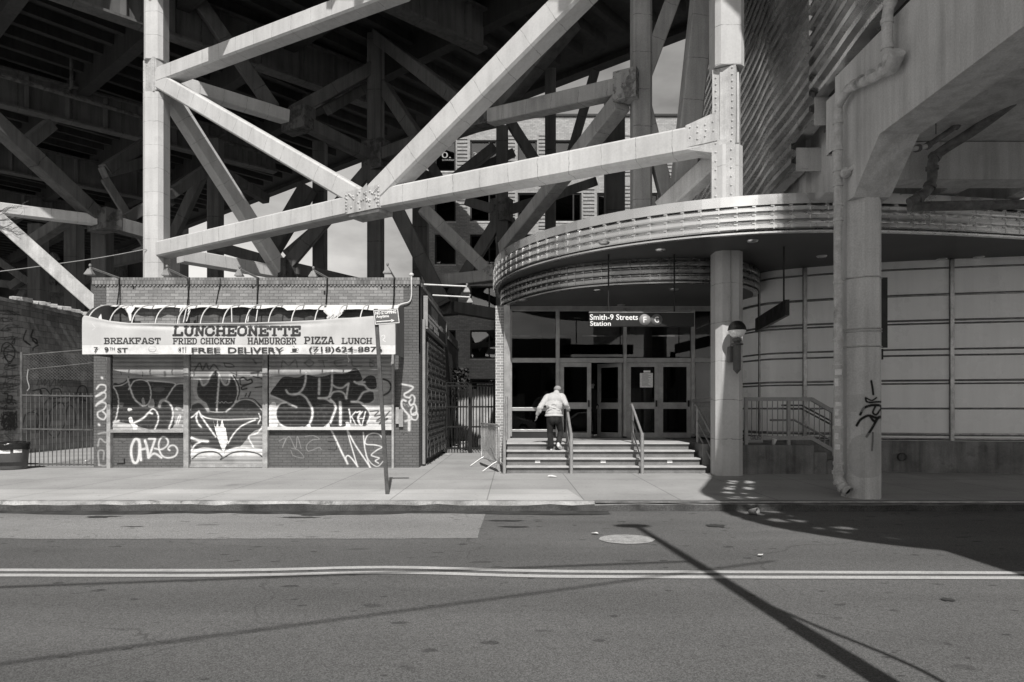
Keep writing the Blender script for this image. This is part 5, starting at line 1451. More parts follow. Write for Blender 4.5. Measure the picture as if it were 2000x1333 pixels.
# visible faces carry a black tag: a fine skin wrapped round the octagon
pts = [oc[7], oc[0], oc[1], oc[2], oc[3]]
cu = [1000 + x / y * FPX for x, y in pts]
cu[0] = cu[1] - 8; cu[4] = cu[3] + 6
ss = np.linspace(cu[0], cu[4], 170); ts = np.linspace(360, 985, 520)
S, T = np.meshgrid(ss, ts)
X = np.interp(S, cu, [p[0] for p in pts]); Y = np.interp(S, cu, [p[1] for p in pts])
Z = np.interp(T, [386, 977], [5.02, .15]); 
Z = np.clip(Z, .12, 5.02)
ZB = lambda ls: zmap(ls, 2.339, 1600, 420)
tagp = ZB([stroke([(238, 762), (243, 790), (247, 822)], 10, .012), stroke([(212, 840), (222, 858), (285, 856)], 9, .012), stroke([(212, 838), (240, 850), (262, 838)], 7, .012), stroke([(188, 915), (205, 885), (245, 872), (285, 878), (292, 915)], 12, .012), stroke([(172, 965), (190, 938), (225, 920), (262, 930), (290, 925)], 12, .012), stroke([(258, 875), (245, 905), (262, 915), (285, 890), (292, 940)], 9, .012), stroke([(235, 925), (252, 945), (275, 925)], 12, .012), stroke([(262, 940), (240, 980), (217, 1015)], 12, .012), stroke([(245, 1000), (244, 1040), (241, 1078)], 9, .012),
    fill([(130, 825), (208, 822), (208, 905), (130, 900)], .40, .35, False), fill([(150, 1030), (292, 1010), (292, 1180), (150, 1190)], .37, .4)])
painted('shaft_face', M['column'], PR, S, T, X, Y, Z, tagp, smooth=False)
MB().poly([(5.515, 11.42)] + [(5.515, 11.23), (5.70, 11.01), (5.91, 11.01), (6.02, 11.17)] + oc[4:7] + [(5.515, 11.43)], .12, 5.01).build('shaft', M['column_plain'], PR)
BX0, BX1 = 5.50, 6.10
hb = MB()
yz = [(11.62, 5.021), (11.0, 5.021), (10.22, 5.72), (-8, 5.72), (-8, 7.25), (11.62, 7.25)]
vs = [(BX0, y, z) for y, z in yz] + [(BX1, y, z) for y, z in yz]
hb.add(vs, [tuple(range(5, -1, -1)), tuple(range(6, 12))] + [(i, (i + 1) % 6, 6 + (i + 1) % 6, 6 + i) for i in range(6)])
hb.build('beam', M['column_plain'], PR)
for v, n_ in ((540, 1), (641, 2), (676, 1)):
    for k in range(n_):
        z = hz2(v + k * 5, 11.0)
        MB().tube([(x + (.004 if x > 5.8 else -.004), y - .004, z) for x, y in (oc[7], oc[0], oc[1], oc[2], oc[3], oc[4])], .012, 5).build('strap', M['galv'], PR)
# road sign strapped to its far side
RS = thing('road_sign', 'dark back of a road sign strapped to the pier, seen edge-on', 'sign', (6.25, 11.5, 2.7))
vs = []
bevel(MB().box(6.145, 6.36, 11.55, 11.57, hz2(679, 11.5), hz2(541, 11.5)).build('plate', M['black'], RS), .008, 2); MB().box(6.145, 6.30, 11.58, 11.60, hz2(702, 11.5), hz2(681, 11.5)).build('lower_plate', M['black'], RS)
# cross beam, slab and upper wall beyond the pier
UP = thing('elevated_structure', 'concrete cross beams and slab carrying the metal clad station house above', 'elevated structure', (9, 13, 5.8))
cb_ = MB(); cb_.box(6.12, 22, 12.55, 13.05, 5.83, 6.52); cb_.build('cross_beam', M['column_plain'], UP)
for x in (6.9, 8.4, 9.9): MB().box(x, x + .35, 13.06, 18, 5.84, 6.5).build('cross_beam', M['column_plain'], UP)
MB().box(6.11, 16, -7, 13.2, 6.54, 6.9).build('slab', M['column_plain'], UP)
for y in (9.2, 6.0): MB().box(6.12, 22, y, y + .3, 6.2, 6.539).build('cross_beam', M['column_plain'], UP)
uw = MB()
uw.box(6.62, 7.0, 13.3, 15.1, 5.80, 7.45); uw.box(6.62, 7.0, 13.3, 13.55, 7.451, 8.6); uw.box(6.62, 7.0, 14.45, 15.1, 7.451, 8.6); uw.box(6.62, 7.0, 13.551, 14.449, 8.1, 8.6)
uw.box(6.50, 7.0, 15.101, 15.45, 5.80, 8.2); uw.box(6.70, 7.0, 15.451, 17.2, 5.80, 8.2); uw.box(6.12, 6.62, 12.56, 13.3, 6.54, 7.6)
uw.build('upper_wall', M['column_plain'], UP)
MB().box(6.72, 6.76, 13.56, 14.44, 7.46, 8.09).build('window_pane', M['glass'], UP)
fr = MB(); fr.box(6.60, 6.66, 13.55, 13.61, 7.45, 8.1); fr.box(6.60, 6.66, 14.39, 14.45, 7.45, 8.1); fr.box(6.60, 6.66, 13.61, 14.39, 7.45, 7.51); fr.build('window_frame', M['rail_paint'], UP)
cl = MB(); rows_ = []
for i in range(5): rows_.append([(6.69 + random.uniform(-.05, .03), 13.7 + j * .12, 7.52 + i * .11 * (1 - abs(j - 2) * .15)) for j in range(6)])
vs = [p for r in rows_ for p in r]; cl.add(vs, [(i * 6 + k, i * 6 + k + 1, i * 6 + 7 + k, i * 6 + 6 + k) for i in range(4) for k in range(5)], True); cl.build('plastic_sheet', M['paper'], UP)
# corrugated metal skin
def corr(z0, z1, pitch, d):
    pr, z = [], z0
    while z < z1 - 1e-6:
        pr += [(0, z), (0, z + .30 * pitch), (d, z + .42 * pitch), (d, z + .78 * pitch), (0, z + .90 * pitch)]
        z += pitch
    return pr[::-1] + [(-.25, z0)]
# skin runs from far to near so that 'out' is the street-left side
SKP = [(p.x, p.y) for p in catmull([(x, y, 0) for x, y in [(7.6, 29), (7.0, 23.0), (6.46, 18.0), (6.2, 16.2), (6.085, 14.6), (6.01, 13.9), (5.965, 13.45), (5.88, 12.57), (5.72, 11.15), (5.68, 10.25), (5.74, 9.0), (5.95, 7.7), (6.6, 6.6), (8, 6.2)]], 4)]
def skin(i0, i1, z0, z1):
    pl_ = SKP[max(i0 - 1, 0):i1 + 2]
    mb = MB(); full = MB(); pr = corr(z0, z1, .30, .11)
    full.loft(pr, SKP)
    n = len(pr)
    for f, uvs_ in zip(full.f, full.uv):
        k = f[0] // n
        if i0 <= k < i1: mb.f.append(f); mb.uv.append(uvs_); mb.sm.append(False)
    mb.v = full.v
    return mb.build('corrugated_skin', M['clad'], UP)
skin(0, 8, 5.85, 15.45); skin(8, 16, 6.75, 15.45); skin(16, 24, 7.35, 15.45); skin(24, 53, 7.95 - .2, 11.65)
MB().poly([(7.5, 29), (6.9, 23), (6.4, 18), (6.08, 14.6), (5.97, 13.45), (5.88, 12.57), (5.74, 11.15), (5.72, 10.25), (5.8, 9.0), (6.1, 7.7), (6.8, 6.6), (22, 6.3), (22, 29)], 11.3, 11.5).build('sun_block_roof', M['soffit'], UP)  # unseen sheet added inside the skin to stop sunlight leaking through
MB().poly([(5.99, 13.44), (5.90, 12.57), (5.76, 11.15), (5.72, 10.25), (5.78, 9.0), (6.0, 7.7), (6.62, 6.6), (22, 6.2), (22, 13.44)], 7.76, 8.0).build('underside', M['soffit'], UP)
for (x, y, z0, z1) in ((5.98, 13.44, 7.2, 7.75), (6.10, 14.6, 6.7, 7.2)): MB().box(x - .02, x + .55, y, y + .02, z0, z1).build('end_cap', M['column_plain'], UP)
# clips along the near curve of the skin
pl_ = catmull([(5.86, 12.57, 0), (5.68, 11.15, 0), (5.62, 10.25, 0), (5.66, 9.0, 0)], 5)
for i, p in enumerate(pl_[2:-1]):
    for k in range(9):
        z = 7.80 + k * .2 + .12
        pass
# round open platform edge above the street (its lattice shadow falls on the road)
EDGE = [(5.26, 8.8), (5.16, 6.6), (4.5, 4.6), (4.08, 3.4), (4.05, 2.3), (4.3, .9), (5.1, -.25), (6.1, -.95), (7.5, -1.7), (9.5, -3.0), (13, -5.6), (16, -8)]
eo = [(p.x, p.y) for p in catmull([(x, y, 0) for x, y in EDGE], 6)]
def offset(pl_, d):
    out = []
    for i, (x, y) in enumerate(pl_):
        t = Vector(pl_[min(i + 1, len(pl_) - 1)]) - Vector(pl_[max(i - 1, 0)]); t.normalize(); out.append((x - t.y * d, y + t.x * d))
    return out
rb_ = MB()
ZE = 9.0
rb_.loft([(0, ZE + .35), (0, ZE), (-.26, ZE), (-.26, ZE + .35)], eo); rb_.build('ring_beam', M['soffit'], UP)
rb2 = MB(); o1 = offset(eo, .50); rb2.loft([(0, ZE + .2), (0, ZE), (-.09, ZE), (-.09, ZE + .2)], o1); rb2.build('ring_beam', M['soffit'], UP)
st_ = MB(); o2 = offset(eo, .86)
for i in range(4, len(eo) - 12, 2): st_.beam(Vector(eo[i] + (ZE + .1,)), Vector(o2[i + (2 if i % 4 else -2)] + (ZE + .1,)), .16, .16)
for i in range(5, len(eo) - 12, 3): st_.beam(Vector(eo[i] + (ZE + .22,)), Vector(o2[i + 4] + (ZE + .22,)), .09, .09)
st_.box(5.19, 7.0, 5.6, 9.2, ZE, ZE + .3)  # solid piece out of view, added to keep the sun off the pipe
st_.build('lattice', M['soffit'], UP)
pg = o2 + [(16.5, -7), (16.5, 8.6)]
MB().poly(pg, ZE, ZE + .3).build('platform', M['soffit'], UP)

# drain pipes
DP = thing('drain_pipe', 'peeling painted drain pipe running down the pier to an open elbow', 'pipe', (5.42, 11.15, .3))
px = 5.36; py = 11.22
zt_ = hz2(205, 11.2)
MB().tube([(px, py, .62), (px, py, zt_ - .12)], .068, 14).build('downpipe', M['pipe'], DP)
for v in (240, 292, 333, 362, 400, 430, 552, 663, 716, 835, 905): MB().tube([(px, py, hz2(v, py) - .025), (px, py, hz2(v, py) + .025)], .082, 14).build('joint_ring', M['pipe'], DP)
elb = catmull([(px, py, .64), (px, py - .01, .46), (px + .03, py - .06, .34), (px + .10, py - .16, .26)], 5)
MB().tube(elb, .075, 14, caps=False).build('elbow', M['pipe'], DP)
MB().tube([elb[-2], elb[-1]], .095, 14).build('elbow', M['pipe'], DP) if False else None
for i in (2, 7, 11): 
    d = (elb[min(i + 1, len(elb) - 1)] - elb[i]).normalized(); MB().tube([elb[i] - d * .03, elb[i] + d * .03], .095, 14).build('joint_ring', M['pipe'], DP)
d = (elb[-1] - elb[-2]).normalized(); MB().tube([elb[-1] - d * .05, elb[-1] + d * .002], .092, 14, caps=False).build('joint_ring', M['pipe'], DP)
MB().lathe([(0, 0), (.07, 0)], elb[-1] - d * .06, 14, 'y').build('pipe_mouth', M['inside'], DP)
path = [Vector((px, py, zt_ - .14)), Vector((px, py - .02, zt_)), Vector((px + .02, 10.9, zt_ + .13)), P(1700, 150, 10.3), P(1728, 115, 9.75)]
for i in (3, 4): path[i].x = 5.38
path[3] = Vector((5.38, 10.1, hz2(150, 10.1))); path[4] = Vector((5.38, 9.55, hz2(118, 9.55)))
MB().tube(catmull(path[:3], 5) + path[3:], .072, 14).build('raking_pipe', M['pipe'], DP)
q4 = path[4]
MB().tube([q4 + Vector((-.02, .1, -.08)), q4 + Vector((-.05, -.12, .05))], .10, 14).build('end_cap', M['pipe'], DP)
p2 = catmull([q4 + Vector((.0, .22, -.1)), Vector((5.36, 9.75, hz2(80, 9.75))), Vector((5.36, 9.72, hz2(20, 9.72))), Vector((5.38, 9.5, hz2(-20, 9.5))), Vector((5.42, 8.6, hz2(-120, 8.6)))], 5)
MB().tube(p2, .075, 14).build('upper_pipe', M['pipe'], DP)
for i in (4, 8, 12): 
    d = (p2[i + 1] - p2[i]).normalized(); MB().tube([p2[i] - d * .03, p2[i] + d * .03], .09, 14).build('joint_ring', M['pipe'], DP)
for f in (.12, .3, .5, .72, .93):
    a_, b_ = path[2], path[4]; c_ = a_.lerp(b_, f); d = (b_ - a_).normalized(); MB().tube([c_ - d * .02, c_ + d * .02], .085, 14).build('joint_ring', M['pipe'], DP)
for v0, v1, u0, u1, m_ in ((712, 719, 0, 1, 0), (722, 733, 0, 1, 0), (740, 755, 0, .5, 0), (786, 794, .1, .9, 0), (800, 812, 0, .5, 0), (818, 838, 0, .8, 0), (846, 858, 0, .5, 0), (868, 878, 0, .7, 0)):
    stp = MB()
    for k in range(5):
        a0, a1 = R(200 + (u0 * 100) + (u1 - u0) * 100 * k / 5), R(200 + (u0 * 100) + (u1 - u0) * 100 * (k + 1) / 5)
        r2 = .0695
        stp.quad((px + r2 * math.cos(a0), py + r2 * math.sin(a0), hz2(v1, py)), (px + r2 * math.cos(a1), py + r2 * math.sin(a1), hz2(v1, py)), (px + r2 * math.cos(a1), py + r2 * math.sin(a1), hz2(v0, py)), (px + r2 * math.cos(a0), py + r2 * math.sin(a0), hz2(v0, py)))
    stp.build('sticker', M['paper'], DP)

BP = thing('branch_pipe', 'thin pale branch pipe bending round the haunch of the pier', 'pipe', (5.4, 11, 5.3))
bpth = [P(1652, 338, 11.1), P(1712, 294, 10.75), P(1724, 287, 10.7), P(1740, 290, 11.0), P(1792, 290, 11.8), P(1812, 285, 11.9), P(1868, 246, 11.9), P(1884, 226, 11.9), P(1886, 205, 11.9), P(1905, 180, 11.6), P(1960, 130, 10.8)]
MB().tube(bpth[:3], .045, 10).build('pipe', M['pipe'], BP); MB().tube(bpth[2:6], .042, 10).build('pipe', M['pipe'], BP); MB().tube(catmull(bpth[5:], 4), .05, 10).build('pipe', M['pipe_dark'], BP)
MB().ell(bpth[0], .09).build('flange', M['pipe'], BP); MB().ell(bpth[2], .06).build('flange', M['pipe'], BP)
for i in (4, 5, 6, 7): 
    d = (bpth[i + 1] - bpth[i]).normalized(); MB().tube([bpth[i] - d * .04, bpth[i] + d * .04], .065, 10).build('joint_ring', M['pipe_dark'], BP)
DK = thing('rusty_pipe', 'dark rusty drain pipe bending down in the shade under the slab', 'pipe', P(1830, 330, 12.3))
rp = catmull([P(1990, 190, 11), P(1910, 250, 11.8), P(1840, 295, 12.3), P(1822, 315, 12.35), P(1820, 352, 12.35), P(1806, 378, 12.35), P(1776, 396, 12.35)], 5)
MB().tube(rp, .085, 12).build('pipe', M['pipe_dark'], DK)
for i in (13, 17, 22, 27):
    d = (rp[min(i + 1, len(rp) - 1)] - rp[i - 1]).normalized(); MB().tube([rp[i] - d * .03, rp[i] + d * .03], .11, 12).build('joint_ring', M['pipe_dark'], DK)
MB().tube([P(1776, 404, 12.4), P(2100, 398, 12.4)], .09, 12).build('level_pipe', M['pipe_dark'], DK)
for u, v in ((1840, 236), (1828, 262)): MB().tube([P(u, v, 11.8), P(u, v - 40, 11.8)], .01, 5).build('hanger', M['iron'], DK)
# ================================================================ LEFT SIDE: wall, gate, bin
CW = thing('cinder_block_wall', 'tall dark cinder block wall covered in black scrawls behind the left gate', 'wall', (-16, 23, .15))
WX = -16.0
S, T = np.meshgrid(np.linspace(-150, 250, 420), np.linspace(0, 1, 260))
Yw = WX * FPX / (S - 1000)
Zw = .12 + (5.0 - .12) * (1 - T)
Tv = 800 - (Zw - EYE) * FPX / Yw
Z8 = lambda ls: zmap(ls, 3.808, 0, 580)
bk = .02
wl_ = Z8([stroke([(195, 250), (175, 320), (225, 360), (190, 330)], 9, bk), stroke([(245, 250), (232, 300), (270, 320), (275, 350), (240, 320)], 13, bk), stroke([(285, 360), (250, 380), (245, 400)], 9, bk),
    stroke([(10, 410), (20, 360), (55, 340), (95, 370), (110, 430), (80, 480), (40, 460), (30, 400), (70, 360)], 8, bk), stroke([(30, 430), (70, 500), (90, 470), (60, 510), (115, 510)], 7, bk), stroke([(90, 340), (110, 310), (105, 350), (85, 345)], 7, bk), stroke([(20, 460), (60, 430), (110, 450)], 7, bk),
    stroke([(10, 580), (50, 560), (40, 640), (80, 620)], 6, .06, .8), stroke([(20, 680), (40, 630), (60, 690), (90, 640), (100, 690)], 6, .06, .8), stroke([(100, 600), (120, 590), (110, 640)], 5, .06, .7),
    stroke([(30, 720), (60, 730), (50, 780), (75, 790), (90, 740), (55, 735)], 9, bk), stroke([(40, 760), (110, 770)], 9, bk), stroke([(95, 790), (98, 793)], 9, bk), stroke([(115, 792), (118, 795)], 9, bk), stroke([(30, 820), (50, 805), (45, 840), (28, 830)], 7, bk)]
    + [stroke([(random.uniform(0, 130), random.uniform(850, 1000)) for _ in range(5)], 7, bk, .9) for _ in range(16)]
    + [stroke([(random.uniform(-60, 140) + dx, y0 + random.uniform(-25, 25)) for dx in (0, 12, 20, 34, 40)], 6, bk, .75) for y0 in (120, 170, 230, 300, 400, 520, 600, 660, 700, 780, 820) for _ in range(2)]
    + [stroke([(random.uniform(0, 130), random.uniform(1010, 1070)) for _ in range(4)], 5, .06, .6) for _ in range(4)]
    + [stroke([(275, 660), (300, 590), (310, 650), (340, 610), (330, 660), (365, 620), (370, 670), (410, 610), (415, 660)], 7, .05, .85), stroke([(425, 660), (440, 600), (470, 600), (440, 640)], 7, .05, .85), stroke([(445, 665), (460, 650), (462, 675), (445, 668)], 6, .05, .85), stroke([(270, 650), (470, 640), (690, 650)], 6, .08, .6),
    stroke([(245, 700), (300, 690), (310, 740), (300, 690), (340, 685), (380, 730), (385, 690), (440, 685), (460, 720)], 8, bk), stroke([(570, 720), (590, 670), (630, 665), (650, 710), (640, 770), (600, 770)], 8, bk), stroke([(370, 750), (330, 800), (315, 900), (330, 1000), (370, 940), (365, 850), (330, 840)], 7, bk),
    stroke([(400, 1050), (345, 990), (350, 900), (400, 820), (460, 790), (490, 850), (480, 950), (420, 1050)], 7, bk), stroke([(480, 960), (495, 850), (520, 805), (555, 850), (558, 950), (520, 1010), (490, 980)], 7, bk), stroke([(375, 760), (520, 745), (500, 790), (400, 790), (390, 890)], 7, bk), stroke([(230, 860), (280, 840), (270, 960), (300, 1020)], 6, bk, .8), stroke([(170, 960), (190, 880), (240, 860), (290, 890), (270, 1000)], 7, bk), stroke([(550, 770), (590, 740), (640, 780)], 7, bk)])
painted('wall_face', M['block'], CW, S, Tv, np.full(S.shape, WX), Yw, Zw, wl_)
MB().box(WX - .3, WX - .005, 10, 32, .1, 5.0).build('core', M['plinth'], CW)
cp = MB(); cp.box(WX - .33, WX + .03, 10, 32, 5.003, 5.12); cp.build('coping', M['plinth'], CW)
rb = MB()
for i in range(34):
    y = random.uniform(22, 26.5); s = random.uniform(.05, .22)
    rb.beam((WX - .2, y, 5.13 + s * .3), (WX + random.uniform(-.05, .05), y + random.uniform(.1, .6), 5.13 + s * .4), s, s * .7, s * .1)
rb.build('rubble', M['plate'], CW)
# barred gate with mesh above
GY = 16.98
gx = lambda u: (u - 1000) / FPX * GY
gz = lambda v: EYE - (v - 800) / FPX * GY
BG = thing('barred_gate', 'thin barred steel gate with chain link above, left of the luncheonette', 'gate', (gx(115), GY, .15))
MB().tube([(gx(42), GY, .15), (gx(42), GY, gz(688))], .035, 8).build('post', M['iron'], BG)
for v in (772, 838, 906): MB().beam((gx(44), GY, gz(v)), (gx(183), GY, gz(v + 2)), .045, .035).build('rail', M['iron'], BG)
bars = MB()
for i in range(16): u = 52 + i * 8.4; bars.tube([(gx(u), GY, gz(910)), (gx(u), GY, gz(768))], .011, 5)
bars.build('bars', M['iron'], BG)
MB().tube([(gx(42), GY + .02, gz(694)), (gx(163), GY + .4, gz(680))], .022, 6).build('top_rail', M['iron'], BG); MB().tube([(gx(57), GY + .02, gz(722)), (gx(183), GY + .02, gz(709))], .018, 6).build('top_rail', M['iron'], BG)
ch = MB()
for i in range(60):
    x = gx(44) + i * .085 - 1.2
    for s in (1, -1):
        a_ = Vector((x if s > 0 else x + 1.2, GY + .015, gz(742))); b_ = Vector((x + .75 if s > 0 else x + .45, GY + .015, gz(690)))
        lo, hi = gx(46), gx(182)
        if a_.x < lo or a_.x > hi:
            if not (lo < b_.x < hi): continue
            k = ((lo if a_.x < lo else hi) - a_.x) / (b_.x - a_.x); a_ = a_.lerp(b_, k)
        if b_.x < lo or b_.x > hi:
            k = ((lo if b_.x < lo else hi) - a_.x) / (b_.x - a_.x); b_ = a_.lerp(b_, k)
        top = lambda xx: gz(693 - (xx - gx(44)) / (gx(163) - gx(44)) * 12)
        if b_.z > top(b_.x): b_.z = top(b_.x)
        ch.tube([a_, b_], .004, 4, caps=False)
ch.build('chain_link', M['iron'], BG)
MB().tube(catmull([(gx(57), GY - .03, gz(722)), (gx(56), GY - .05, gz(740)), (gx(60), GY - .05, gz(757)), (gx(56), GY - .05, gz(764))], 5), .014, 6).build('rope', M['rail_paint'], BG)
mbx = Vector((gx(176), GY + .45, 0)); bevel(MB().box(mbx.x - .1, mbx.x + .12, GY + .3, GY + .7, .15, 1.1).build('locker', M['black'], BG), .02) if False else None
# bin
bc = Vector((-12.12, 16.55, .15))
BN = thing('litter_bin', 'round grey plastic litter bin lined with a black bag at the left edge', 'bin', bc)
MB().lathe([(0, .0), (.29, .0), (.31, .03), (.345, .50), (.36, .56), (.36, .62), (.33, .62), (.32, .1), (0, .08)], (0, 0, 0), 28).build('body', M['bin'], BN, local=True)
bg_ = MB(); prof = []
n = 30
vs = []
for i, (r, z) in enumerate(((.25, .45), (.33, .63), (.375, .66), (.39, .60), (.38, .53), (.375, .49))):
    for k in range(n): 
        a = 2 * math.pi * k / n; rr = r + random.uniform(-.012, .012); vs.append((rr * math.cos(a), rr * math.sin(a), z + random.uniform(-.02, .02)))
bg_.add(vs, [(i * n + k, i * n + (k + 1) % n, (i + 1) * n + (k + 1) % n, (i + 1) * n + k) for i in range(5) for k in range(n)], True); bg_.build('bag', M['bag'], BN, local=True)
for a0, a1, z in ((255, 300, .40), (310, 340, .41)):
    s_ = MB()
    for k in range(6):
        b0, b1 = R(a0 + (a1 - a0) * k / 6), R(a0 + (a1 - a0) * (k + 1) / 6); r = .344
        s_.quad((r * math.cos(b0), r * math.sin(b0), z), (r * math.cos(b1), r * math.sin(b1), z), (r * 1.008 * math.cos(b1), r * 1.008 * math.sin(b1), z + .08), (r * 1.008 * math.cos(b0), r * 1.008 * math.sin(b0), z + .08))
    s_.build('sticker', M['milk'], BN, local=True)
def lumps(name, label, c, r, n, m, cat):
    mb = MB()
    for i in range(n): mb.ell(Vector(c) + Vector((random.uniform(-r, r), random.uniform(-r, r) * .6, random.uniform(.03, r * .5))), [random.uniform(.05, .13) for _ in range(3)], 8)
    o = mb.build(name, m); rm_ = o.modifiers.new('r', 'REMESH'); rm_.mode = 'VOXEL'; rm_.voxel_size = .025
    return tag(o, label, cat)
lumps('rubbish_bag', 'crumpled black rubbish heaped beside the litter bin', (G(64, 909, .15).x, 16.8, .15), .3, 14, M['bag'], 'rubbish')

# alley gate and things behind it
AYY = 22.7
ax_ = lambda u: (u - 1000) / FPX * AYY
az_ = lambda v: EYE - (v - 800) / FPX * AYY
AG = thing('alley_gate', 'dark double gate of steel bars closing the alley beside the station', 'gate', (ax_(919), AYY, .15))
for u in (870, 918.5, 967): MB().box(ax_(u) - .06, ax_(u) + .06, AYY - .05, AYY + .05, .16, az_(749)).build('post', M['black'], AG)
for a, b in ((874, 914), (922, 963)):
    for v in (754, 795, 834, 876): MB().box(ax_(a), ax_(b), AYY - .03, AYY + .03, az_(v + 1.6), az_(v - 1.6)).build('rail', M['black'], AG)
    br = MB(); n = 7
    for i in range(n): x = ax_(a) + (ax_(b) - ax_(a)) * (i + .5) / n; br.tube([(x, AYY, az_(880)), (x, AYY, az_(756))], .018, 6)
    br.build('bars', M['black'], AG)
MB().box(ax_(868), ax_(969), AYY - .04, AYY + .04, az_(749) + .002, az_(747)).build('top_rail', M['black'], AG)
CS = MB()
n = 90
vs = []
for i in range(n + 1):
    x = ax_(884) + (ax_(960) - ax_(884)) * i / n * 1.15; y = 25.2 + .05 * math.sin(i * 1.1)
    vs += [(x, y, .2), (x, y, 2.35 + .2 * (i > 40))]
tag(CS.add(vs, [(2 * i, 2 * i + 2, 2 * i + 3, 2 * i + 1) for i in range(n)]).build('corrugated_sheet', M['corr']), 'pale corrugated sheets standing in the alley behind the barred gate', 'metal sheet')
for i, (x, y, sx, sz, lab) in enumerate(((-1.65, 24.2, .42, .30, 'pale broken box lying in the alley behind the left gate leaf'), (-1.0, 24.0, .35, .42, 'pale crate in the alley behind the right gate leaf'))):
    o = MB().box(x - sx / 2, x + sx / 2, y, y + .35, .155, .155 + sz).build('crate', M['corr']); o.modifiers.new('b', 'BEVEL').width = .02
    tag(o, lab, 'crate')
# climbing plant at the end of the side wall
IV = MB()
for i in range(420):
    c = Vector((-2.2 + random.uniform(-.3, .45), 27 + random.uniform(-.8, .8), 3.2 - abs(random.gauss(0, .7))))
    d1 = Vector((random.uniform(-1, 1), random.uniform(-1, 1), random.uniform(-1, 1))).normalized() * .07; d2 = d1.cross(Vector((random.random(), random.random(), random.random()))).normalized() * .06
    IV.quad(c - d1, c + d2, c + d1, c - d2)
iv = thing('creeper', 'dark leafy creeper hanging off the end of the luncheonette side wall', 'plant', (-2.2, 27, 2.5))
IV.build('foliage', mat('creeper_leaves', .05, var=.4), iv)
MB().tube(catmull([(-2.3, 27, .15), (-2.25, 27.1, 1.4), (-2.1, 26.9, 2.4), (-2.2, 27.2, 3.1)], 4), .03, 6).build('stem', M['twig'], iv)

# crowd barrier
A_, B_ = Vector((-.30, 15.62, .15)), Vector((-.78, 17.6, .15))
CB = thing('crowd_barrier', 'grey steel crowd barrier parked beside the station steps', 'barrier', A_)
dv_ = (B_ - A_); nv_ = dv_.cross(up).normalized()
q = lambda s, z, o=0: A_ + dv_ * s + up * z + nv_ * o
MB().tube(catmull([q(0, .22), q(0, .95), q(.02, 1.06), q(.06, 1.09), q(.94, 1.09), q(.98, 1.06), q(1, .95), q(1, .22)], 3) + [q(.5, .22)], .022, 8, closed=True).build('frame', M['galv'], CB)
bars = MB()
for i in range(1, 17): bars.tube([q(i / 17, .22), q(i / 17, 1.08)], .009, 6)
bars.build('bars', M['galv'], CB)
for s in (.1, .88):
    MB().tube([q(s, .02, .34), q(s, .20, .08), q(s, .24, 0), q(s, .20, -.08), q(s, .02, -.34)], .02, 8).build('foot', M['galv'], CB)
MB().tube([q(.1, .24), q(.45, .55)], .008, 5).build('brace', M['galv'], CB)

# parking sign on its leaning post
b0 = G(757, 966, .15); t0 = P(734, 604, b0.y - .02)
NS = thing('parking_sign', 'leaning street sign reading NO STOPPING Anytime with an arrow', 'sign', b0)
MB().beam(b0 - Vector((0, 0, .05)), t0, .062, .045, 0, up=(0, -1, 0)).build('post', M['post'], NS)
py_ = b0.y - .07
cs = [P(728.5, 606, py_), P(778, 602.5, py_), P(779.5, 632, py_), P(732, 635.5, py_)]
def plate(cs, d0, d1):
    return [c + Vector((0, d0, 0)) for c in cs] + [c + Vector((0, d1, 0)) for c in cs]
mb = MB(); mb.add(plate(cs, 0, .006), [(0, 1, 2, 3), (7, 6, 5, 4), (0, 4, 5, 1), (1, 5, 6, 2), (2, 6, 7, 3), (3, 7, 4, 0)])
PLT = mb.build('plate', M['sign_grey'], NS)
axv, azv = (cs[1] - cs[0]), (cs[0] - cs[3])
o_ = cs[3] + Vector((0, -.004, 0))
pt = lambda a, b: o_ + axv * a + azv * b
bd = MB()
for (a0, b0_, a1, b1) in ((.02, .03, .98, .07), (.02, .93, .98, .97), (.02, .07, .045, .93), (.955, .07, .98, .93)): bd.quad(pt(a0, b0_), pt(a1, b0_), pt(a1, b1), pt(a0, b1))
bd.build('border', M['letter'], PLT)
put_text('lettering', 'NO STOPPING', .08, .90, .67, .89, o_, axv, azv, M['letter'], PLT, .045); put_text('lettering', 'Anytime', .09, .60, .40, .64, o_, axv, azv, M['letter'], PLT, .035)
ar = MB(); ar.quad(pt(.08, .19), pt(.68, .19), pt(.68, .25), pt(.08, .25)); ar.add([pt(.66, .12), pt(.80, .22), pt(.66, .32)], [(0, 1, 2)]); ar.build('arrow', M['letter'], PLT)
MB().box(b0.x - .26 + .25, b0.x + .02, b0.y - .03, b0.y - .02, 2.1, 2.2).build('clamp', M['post'], NS) if False else None

# ================================================================ PEOPLE
def remesh(o, vox, it=4):
    m = o.modifiers.new('remesh', 'REMESH'); m.mode = 'VOXEL'; m.voxel_size = vox; m.use_smooth_shade = True
    s_ = o.modifiers.new('smooth', 'SMOOTH'); s_.iterations = it; s_.factor = .5
    return o
PY = 16.12
q = lambda u, v, d=0: P(u, v, PY + d)
MAN = thing('person', 'man in a pale jacket and dark trousers climbing the steps, hand on the rail', 'person', (q(1080, 880).x, PY, .64))
hd, nk, ch_, pel = q(1089, 764, .26), q(1086.5, 772, .15), q(1083, 787, .05), q(1081.5, 815, -.03)
sl, sr, el_, er = q(1067.5, 778, .09), q(1098.5, 776, .09), q(1054.5, 797, -.06), q(1105.5, 790, .02)
hl = q(1049, 811, .04); hr = Vector((1.345, 16.26, 1.60))
kl, al = q(1074, 846, .06), q(1076.5, 874, .03); kr, ar_ = q(1095.5, 843, .12), q(1090, 867, -.04)
hipl, hipr = q(1075, 817, -.02), q(1089, 817, -.02)
mb = MB()
